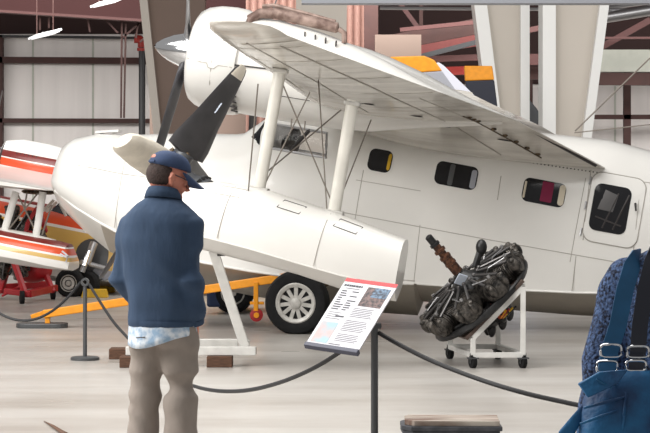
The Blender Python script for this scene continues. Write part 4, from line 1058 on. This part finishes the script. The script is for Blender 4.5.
def head(q, c, R, k=1):
    f = lambda x, y, z: c+R @ V((x*k,y*k,z*k))
    q.ell(f(0,-.008,.02), (.077*k,.098*k,.098*k), R, 20, 14)
    q.ell(f(0,.022,-.035), (.060*k,.070*k,.078*k), R, 16, 12)          # jaw and face
    q.ell(f(0,.072,-.085), (.026*k,.022*k,.022*k), R)                   # chin
    q.tube([f(0,.088,.018), f(0,.108,-.012), f(0,.116,-.026)], [.009*k,.013*k,.015*k], 10)   # nose
    q.ell(f(0,.086,-.060), (.024*k,.014*k,.007*k), R); q.ell(f(0,.085,-.071), (.022*k,.013*k,.007*k), R)
    q.ell(f(0,.080,.026), (.055*k,.018*k,.010*k), R)                    # brow
    for s_ in (-1,1):
        q.ell(f(s_*.031,.080,.004), (.013*k,.011*k,.010*k), R)
        q.ell(f(s_*.042,.064,-.028), (.024*k,.022*k,.022*k), R)
        q.tube([f(s_*.076,-.002,.022), f(s_*.086,-.016,.024), f(s_*.088,-.020,.0), f(s_*.082,-.008,-.028), f(s_*.075,.002,-.030)], [.008*k,.009*k,.009*k,.009*k,.006*k], 8)
        q.ell(f(s_*.078,-.006,-.002), (.010*k,.016*k,.024*k), R)
def person(name, loc, rz, label, k, P, hk=1):
    t = empty(name, loc, label, 'person'); t.rotation_euler = (0,0,rz)
    g = lambda p: V(p)*k
    q = MB()
    head(q, g(P['head']), P['hr'], k*hk)
    q.tube([g(P['neck']), lerp(g(P['neck']),g(P['head']),.6), g(P['head'])-P['hr'] @ V((0,.02,.01))*k], [.062*k,.056*k,.055*k], 16)
    oval(q, [(z*k,cx*k,cy*k,rx*.88*k,ry*.85*k) for z,cx,cy,rx,ry in P['torso']])
    for s_ in ('l','r'):
        sh, el, wr = [g(x) for x in P['arm_'+s_]]
        q.tube([sh, lerp(sh,el,.5), el, lerp(el,wr,.4), wr], [.050*k,.046*k,.038*k,.036*k,.026*k], 14); q.ell(sh, (.056*k,)*3)
        hd, hn = P['hand_'+s_]; hand(q, wr, hd, hn, 1 if s_ == 'l' else -1, k)
        hp, kn, an = [g(x) for x in P['leg_'+s_]]
        q.tube([hp+V((0,0,.05)), lerp(hp,kn,.4), kn, lerp(kn,an,.35), an], [.082*k,.075*k,.054*k,.052*k,.036*k], 16)
        q.tube([an, an+V((0,.03,-.05))*k, an+V((0,.12,-.06))*k], [.036*k,.034*k,.026*k], 12)
    body = remesh(q, 'body', 'skin', t, .0075, 3)
    for s_ in ('l','r'):
        an = g(P['leg_'+s_][2]); q = MB()
        q.tube([V((an.x,an.y-.06*k,.052*k)), V((an.x,an.y,.055*k)), V((an.x,an.y+.10*k,.045*k)), V((an.x,an.y+.18*k,.035*k)), V((an.x,an.y+.215*k,.028*k))], [.035*k,.048*k,.05*k,.045*k,.028*k], 16, flat=.85)
        sh_ = q.build('shoe', 'shoe', t, sub=1)
        q = MB(); pts = [V((an.x+.047*k*math.cos(a)*(1 if math.sin(a)<0 else 1.05), an.y+.075*k+.145*k*math.sin(a), 0)) for a in [2*PI*i/24 for i in range(24)]]
        q.prism(pts, (0,0,.018*k)); q.build('sole', 'dark', sh_, False)
    return t, body, g
Rz = lambda a: Matrix.Rotation(math.radians(a),3,'Z'); Rx = lambda a: Matrix.Rotation(math.radians(a),3,'X')

# man in navy fleece and cap
Dm = 11.9
P = dict(head=(.012,.045,1.655), hr=Rz(-42) @ Rx(-18), neck=(.0,.01,1.48),
 torso=[(.85,0,.02,.175,.13),(.95,0,.01,.18,.135),(1.1,0,0,.185,.135),(1.25,0,-.005,.205,.14),(1.38,0,-.01,.215,.135),(1.45,0,-.01,.185,.11),(1.51,.005,0,.11,.09),(1.54,.008,.01,.07,.075)],
 arm_l=((-.172,-.0,1.41),(-.25,.0,1.10),(-.15,.20,.95)), arm_r=((.165,-.01,1.41),(.195,-.04,1.10),(.17,.05,.89)),
 hand_l=((.6,.6,-.4),(.5,-.3,.6)), hand_r=((-.05,.25,-1),(-1,0,0)),
 leg_l=((-.09,.02,.86),(-.115,.03,.48),(-.125,-.02,.09)), leg_r=((.09,.02,.86),(.10,.03,.48),(.105,.0,.09)))
man, body, g = person('person', (at(162,0,Dm).x,Dm,0), math.radians(-22), 'person in navy fleece, navy cap and khaki trousers, seen from behind, head bowed right', 1.0, P, 1.14)
# fleece
q = MB()
oval(q, [(.865,0,.01,.185,.150),(.90,0,.005,.192,.155),(1.0,0,0,.196,.155),(1.1,0,0,.203,.156),(1.22,0,-.012,.216,.16),(1.33,0,-.018,.228,.155),(1.42,0,-.018,.222,.145),(1.475,0,-.012,.202,.132),(1.52,.0,-.004,.145,.110),(1.55,.0,.005,.09,.095),(1.57,.0,.01,.08,.085)])
for s_ in ('arm_l','arm_r'):
    sh, el, wr = [V(x) for x in P[s_]]
    q.tube([sh+V((-math.copysign(.04,sh.x),0,.015)), sh, lerp(sh,el,.4), el+V((0,-.01,.02)), lerp(el,wr,.5), wr], [.082,.084,.082,.076,.070,.056], 18)
jk = remesh(q, 'fleece_jacket', 'jacket', man, .011, 16)
import mathutils
from mathutils import noise as nz_
for v_ in jk.data.vertices:                                            # cloth folds
    p = v_.co; a = p.z*26+p.x*14+4*nz_.noise(p*4); amp = .0035+.004*max(0,1-abs(p.z-1.02)/.25)
    v_.co = p+v_.normal*(amp*math.sin(a)+.006*nz_.noise(V((p.x*9,p.y*9,p.z*4))))
q = MB()
for s_ in (1,):
    ring = []
    for k in range(28):
        a = 2*PI*k/28; ring.append((.002+.083*math.cos(a), .010+.085*math.sin(a)))
    hts = [(1.51,1.12),(1.55,1.02),(1.590,.95),(1.598,.97),(1.580,1.06),(1.545,1.18)]
    q.rings([[V((x*f, y*f, z-.018*math.sin(2*PI*k/28))) for k, (x, y) in enumerate(ring)] for z, f in hts], cap=False)
q.build('collar', 'jacket', jk, fix=False).modifiers.new('s','SOLIDIFY').thickness = .006
q = MB(); oval(q, [(.862,0,.01,.186,.151),(.868,0,.01,.190,.155),(.890,0,.008,.191,.156),(.896,0,.006,.188,.153)]); q.build('hem_band', 'jacket', jk)
q = MB(); wr = V(P['arm_r'][2]); el = V(P['arm_r'][1]); d = (wr-el).normalized(); q.tube([wr-d*.02, wr+d*.012], [.056,.052], 18); wr = V(P['arm_l'][2]); el = V(P['arm_l'][1]); d = (wr-el).normalized(); q.tube([wr-d*.02, wr+d*.012], [.056,.052], 18); q.build('cuff', 'jacket', jk)
# patterned shirt tail
q = MB(); n = 40; rs = []
for z, f in ((.90,.97),(.86,1.0),(.82,1.02),(.79,1.03)):
    ring = []
    for k in range(n):
        a = 2*PI*k/n; r = 1+.02*math.sin(9*a); zz_ = z-(.022*math.sin(a*2-.6) if z < .83 else 0)-(.02*(-math.sin(a)) if z < .83 else 0)+(.012*math.cos(a) if z<.83 else 0)
        ring.append(V((.184*f*r*math.cos(a), .008+.146*f*r*math.sin(a), zz_)))
    rs.append(ring)
q.rings(rs, cap=False); sh_ = q.build('shirt', 'shirt', man, fix=False); sh_.modifiers.new('s','SOLIDIFY').thickness = .004
# trousers
q = MB()
oval(q, [(.76,0,.01,.172,.135),(.80,0,.008,.180,.142),(.86,0,.008,.176,.138),(.90,0,.008,.168,.132)])
for s_, w0 in (('leg_l',1.0),('leg_r',1.06)):
    hp, kn, an = [V(x) for x in P[s_]]
    q.tube([hp+V((0,-.01,-.0)), lerp(hp,kn,.3), lerp(hp,kn,.65), kn, lerp(kn,an,.4), lerp(kn,an,.8), an+V((0,.01,-.03))], [.100*w0,.102*w0,.095*w0,.089*w0,.086*w0,.087*w0,.090*w0], 22)
tr = remesh(q, 'trousers', 'pants', man, .011, 5)
for v_ in tr.data.vertices:
    p = v_.co; v_.co = p+v_.normal*(.005*math.sin(p.z*30+p.x*22+5*nz_.noise(p*5))+.006*nz_.noise(V((p.x*7,p.y*7,p.z*5))))
q = MB(); q.tube([V((.155,-.065,.875)),V((.172,-.03,.80))], .005, 6); q.tube([V((-.03,-.145,.81)),V((-.09,-.13,.805))], .003, 6); q.build('pocket_edge', 'dark', tr)
# hair, cap, spectacles
hc = V(P['head']); HR = P['hr']; hf = lambda x, y, z: hc+HR @ V((x,y,z))*1.14
q = MB(); q.ell(hf(0,-.024,.014), (.091,.100,.088), HR, 22, 14); q.build('hair', 'hair', man)
q = MB(); rs = []
for i in range(9):
    a = i/8*PI/2; r = math.cos(a)**.75 if i < 8 else .02
    rs.append([hf(.090*r*math.cos(2*PI*k/32), -.006+.108*r*math.sin(2*PI*k/32), .048+.085*math.sin(a)-(.014*(-math.sin(2*PI*k/32)) if i == 0 else 0)) for k in range(32)])
q.rings(rs); capo = q.build('cap', 'cap', man, sub=1)
q = MB(); br = []
for lay in (0, -.005):
    row = []
    for i in range(13):
        a = PI*(.12+.76*i/12); row.append((.088*math.cos(a), -.006+.104*math.sin(a), .046+lay))
    row2 = []
    for i in range(13):
        a = PI*(.12+.76*i/12); row2.append((.083*math.cos(a), .018+.172*math.sin(a)**1.0, .034+lay-.010*abs(math.cos(a))-.018))
    br.append((row, row2))
vs_ = [hf(*p) for lay in br for row in lay for p in row]; fs_ = []
for i in range(12):
    fs_ += [(i,i+1,14+i,13+i),(26+i,39+i,40+i,27+i),(13+i,14+i,40+i,39+i),(i,26+i,27+i,i+1)]
fs_ += [(0,13,39,26),(12,38,51,25)]
q.add(vs_, fs_); q.build('cap_brim', 'cap', capo)
q = MB(); q.tube([hf(-.035,-.101,.058), hf(0,-.110,.054), hf(.035,-.101,.058)], .008, 6, flat=1); q.build('cap_strap', 'cap', capo)
q = MB(); q.ell(hf(0,-.099,.078), (.03,.011,.018), HR); q.build('strap_opening', 'skin', capo)
q = MB(); q.ell(hf(0,-.006,.135), (.008,.008,.005), HR); q.build('cap_button', 'cap', capo)
q = MB()
for s_ in (-1,1):
    q.tube([hf(s_*.083,-.010,.022), hf(s_*.080,.05,.018), hf(s_*.062,.094,.016)], .003, 6)
    q.tube([hf(s_*.034+.024*math.cos(a), .103-.008*abs(math.cos(a)), .004+.018*math.sin(a)) for a in [2*PI*i/14 for i in range(14)]], .002, 5, closed=True)
q.build('spectacles', 'lens', man)

# woman at the right edge with the teal bag
Dw = 7.86; kw = .935
P2 = dict(head=(.03,.05,1.655), hr=Rz(-20) @ Rx(-10), neck=(.015,0,1.48),
 torso=[(.85,0,.02,.17,.13),(.95,0,.01,.17,.13),(1.1,0,0,.16,.125),(1.25,0,-.005,.18,.13),(1.38,0,-.01,.19,.125),(1.44,0,-.01,.165,.10),(1.48,.005,0,.10,.08),(1.52,.008,.01,.06,.065)],
 arm_l=((-.205,.0,1.385),(-.285,-.01,1.08),(-.315,.06,.82)), arm_r=((.215,.0,1.385),(.27,-.02,1.10),(.20,.18,1.05)),
 hand_l=((.0,.3,-1),(1,0,0)), hand_r=((-.5,.7,0),(0,0,1)),
 leg_l=((-.09,.02,.86),(-.10,.03,.48),(-.10,-.02,.09)), leg_r=((.09,.02,.86),(.10,.03,.48),(.105,.0,.09)))
wo, body2, g2 = person('person', (at(679,0,Dw).x,Dw,0), math.radians(-6), 'person in a speckled blue coat at the right edge, seen from behind', kw, P2)
q = MB()
oval(q, [(z*kw,cx*kw,cy*kw,rx*kw,ry*kw) for z,cx,cy,rx,ry in [(.72,0,.01,.235,.185),(.85,0,.01,.232,.18),(1.0,0,0,.228,.17),(1.1,0,0,.226,.165),(1.25,0,-.012,.236,.165),(1.36,0,-.018,.240,.155),(1.44,0,-.014,.225,.14),(1.485,.005,-.002,.18,.12),(1.52,.01,.008,.11,.10)]])
for s_ in ('arm_l','arm_r'):
    sh, el, wr = [V(x)*kw for x in P2[s_]]
    q.tube([sh, lerp(sh,el,.4), el, lerp(el,wr,.5), wr], [.084,.084,.080,.074,.068], 18); q.ell(sh+V((-math.copysign(.015,sh.x),-.01,.01)), (.092,.088,.088))
ct = remesh(q, 'coat', 'tweed', wo, .011, 7)
for v_ in ct.data.vertices:
    p = v_.co; v_.co = p+v_.normal*(.004*math.sin(p.z*24+p.x*12+4*nz_.noise(p*4))+.008*nz_.noise(V((p.x*9,p.y*9,p.z*6))))
q = MB(); q.rings([[V((.012+(.086*f)*math.cos(2*PI*k/28), .012+.086*f*math.sin(2*PI*k/28), z)) for k in range(28)] for z, f in ((1.37,1.1),(1.40,1.0),(1.425,.98),(1.40,1.18),(1.37,1.3))], cap=False); q.build('collar', 'tweed', ct, fix=False).modifiers.new('s','SOLIDIFY').thickness = .008
q = MB()
for s_ in ('leg_l','leg_r'):
    hp, kn, an = [V(x)*kw for x in P2[s_]]
    q.tube([hp+V((0,0,.02)), lerp(hp,kn,.4), kn, lerp(kn,an,.5), an+V((0,.01,-.02))], [.092,.090,.072,.065,.06], 20)
remesh(q, 'trousers', 'jeans', wo, .012, 4)
hc2 = V(P2['head'])*kw; HR2 = P2['hr']; q = MB()
q.ell(hc2+HR2 @ V((0,-.020,.022)), (.085,.095,.094), HR2, 22, 14); q.ell(hc2+HR2 @ V((0,-.065,-.06)), (.068,.045,.075), HR2, 18, 12); q.build('hair', 'hair', wo)
# bag
t = empty('shoulder_bag', wo.location+V((0,0,0)), 'teal blue buckled shoulder bag hanging at the back of the right-hand person', 'bag'); ox = t.location.copy()
W2 = lambda u, v, dy: at(u, v, Dw+dy)-ox
by = -.30
q = MB(); rs = []
for v, ul, ur, ry in ((371,606,668,.030),(378,596,690,.055),(395,584,712,.085),(425,577,722,.105),(470,572,728,.11),(510,572,728,.10),(530,580,720,.06)):
    a, b = W2(ul,v,by), W2(ur,v,by); c = (a+b)/2; rx = (b.x-a.x)/2; ring = []
    for k in range(40):
        an = 2*PI*k/40; cs, sn = math.cos(an), math.sin(an)
        ring.append(V((c.x+rx*math.copysign(abs(cs)**.6,cs), c.y+ry*math.copysign(abs(sn)**.8,sn)+.008*math.sin(5*an+v*.1), c.z+.012*math.sin(3*an)*(1 if v < 400 else .3))))
    rs.append(ring)
q.rings(rs); bag = q.build('bag_body', 'teal', t, sub=1)
q = MB()
for (u0,v0,u1,v1) in ((584,408,628,396),(580,424,618,410),(626,392,622,440)):
    q.tube([W2(u0,v0,by-.088), W2((u0+u1)/2,(v0+v1)/2,by-.10), W2(u1,v1,by-.088)], [.004,.006,.003], 8)
q.build('pleat', 'teal', bag)
q = MB()
pts = [W2(578,384,by-.06), W2(600,372,by-.085), W2(628,370,by-.085), W2(618,384,by-.095), W2(588,398,by-.10)]
q.prism(pts, (0,.02,0)); q.build('flap', 'teal', bag, bevel=.004)
q = MB(); rs = [W2(588,405,by+.0), W2(576,420,by-.02), W2(566,434,by-.03), W2(562,450,by-.0)]; q.tube(rs, [.016,.020,.026,.03], 12, up=V((0,1,0)), flat=.4); q.build('side_tab', 'teal', bag)
def strap(us, name, m='tealstrap', w_=.060):
    P_ = [W2(*p) for p in us]; q = MB(); rs = []
    for i, p in enumerate(P_):
        d = P_[min(i+1,len(P_)-1)]-P_[max(i-1,0)]; s_ = d.cross(V((0,1,0))).normalized(); n_ = s_.cross(d).normalized()
        rs.append([p+s_*w_/2+n_*.003, p-s_*w_/2+n_*.003, p-s_*w_/2-n_*.003, p+s_*w_/2-n_*.003])
    q.rings(rs); return q.build(name, m, t, sub=0)
strap([(640,257,.05),(636,258,-.08),(632,266,-.15),(625,290,-.205),(618,325,-.215),(610,350,-.235),(606,372,-.30),(604,384,-.39)], 'strap')
strap([(658,250,.05),(655,252,-.08),(652,262,-.14),(645,290,-.20),(640,325,-.21),(638,350,-.24),(636,372,-.31)], 'strap', 'navy', .055)
def ring_(u, v, w_, h_, dy, nm):
    q = MB(); c = W2(u,v,dy); q.tube([c+V((w_/2*math.copysign(abs(math.cos(a))**.5,math.cos(a)),0,h_/2*math.copysign(abs(math.sin(a))**.5,math.sin(a)))) for a in [2*PI*i/24 for i in range(24)]], .0045, 8, closed=True)
    return q.build(nm, 'chrome', t)
ring_(611,351,.072,.045,-.262,'buckle'); ring_(607,367,.07,.04,-.32,'buckle'); ring_(638,352,.075,.04,-.27,'buckle'); ring_(636,366,.07,.035,-.31,'buckle')
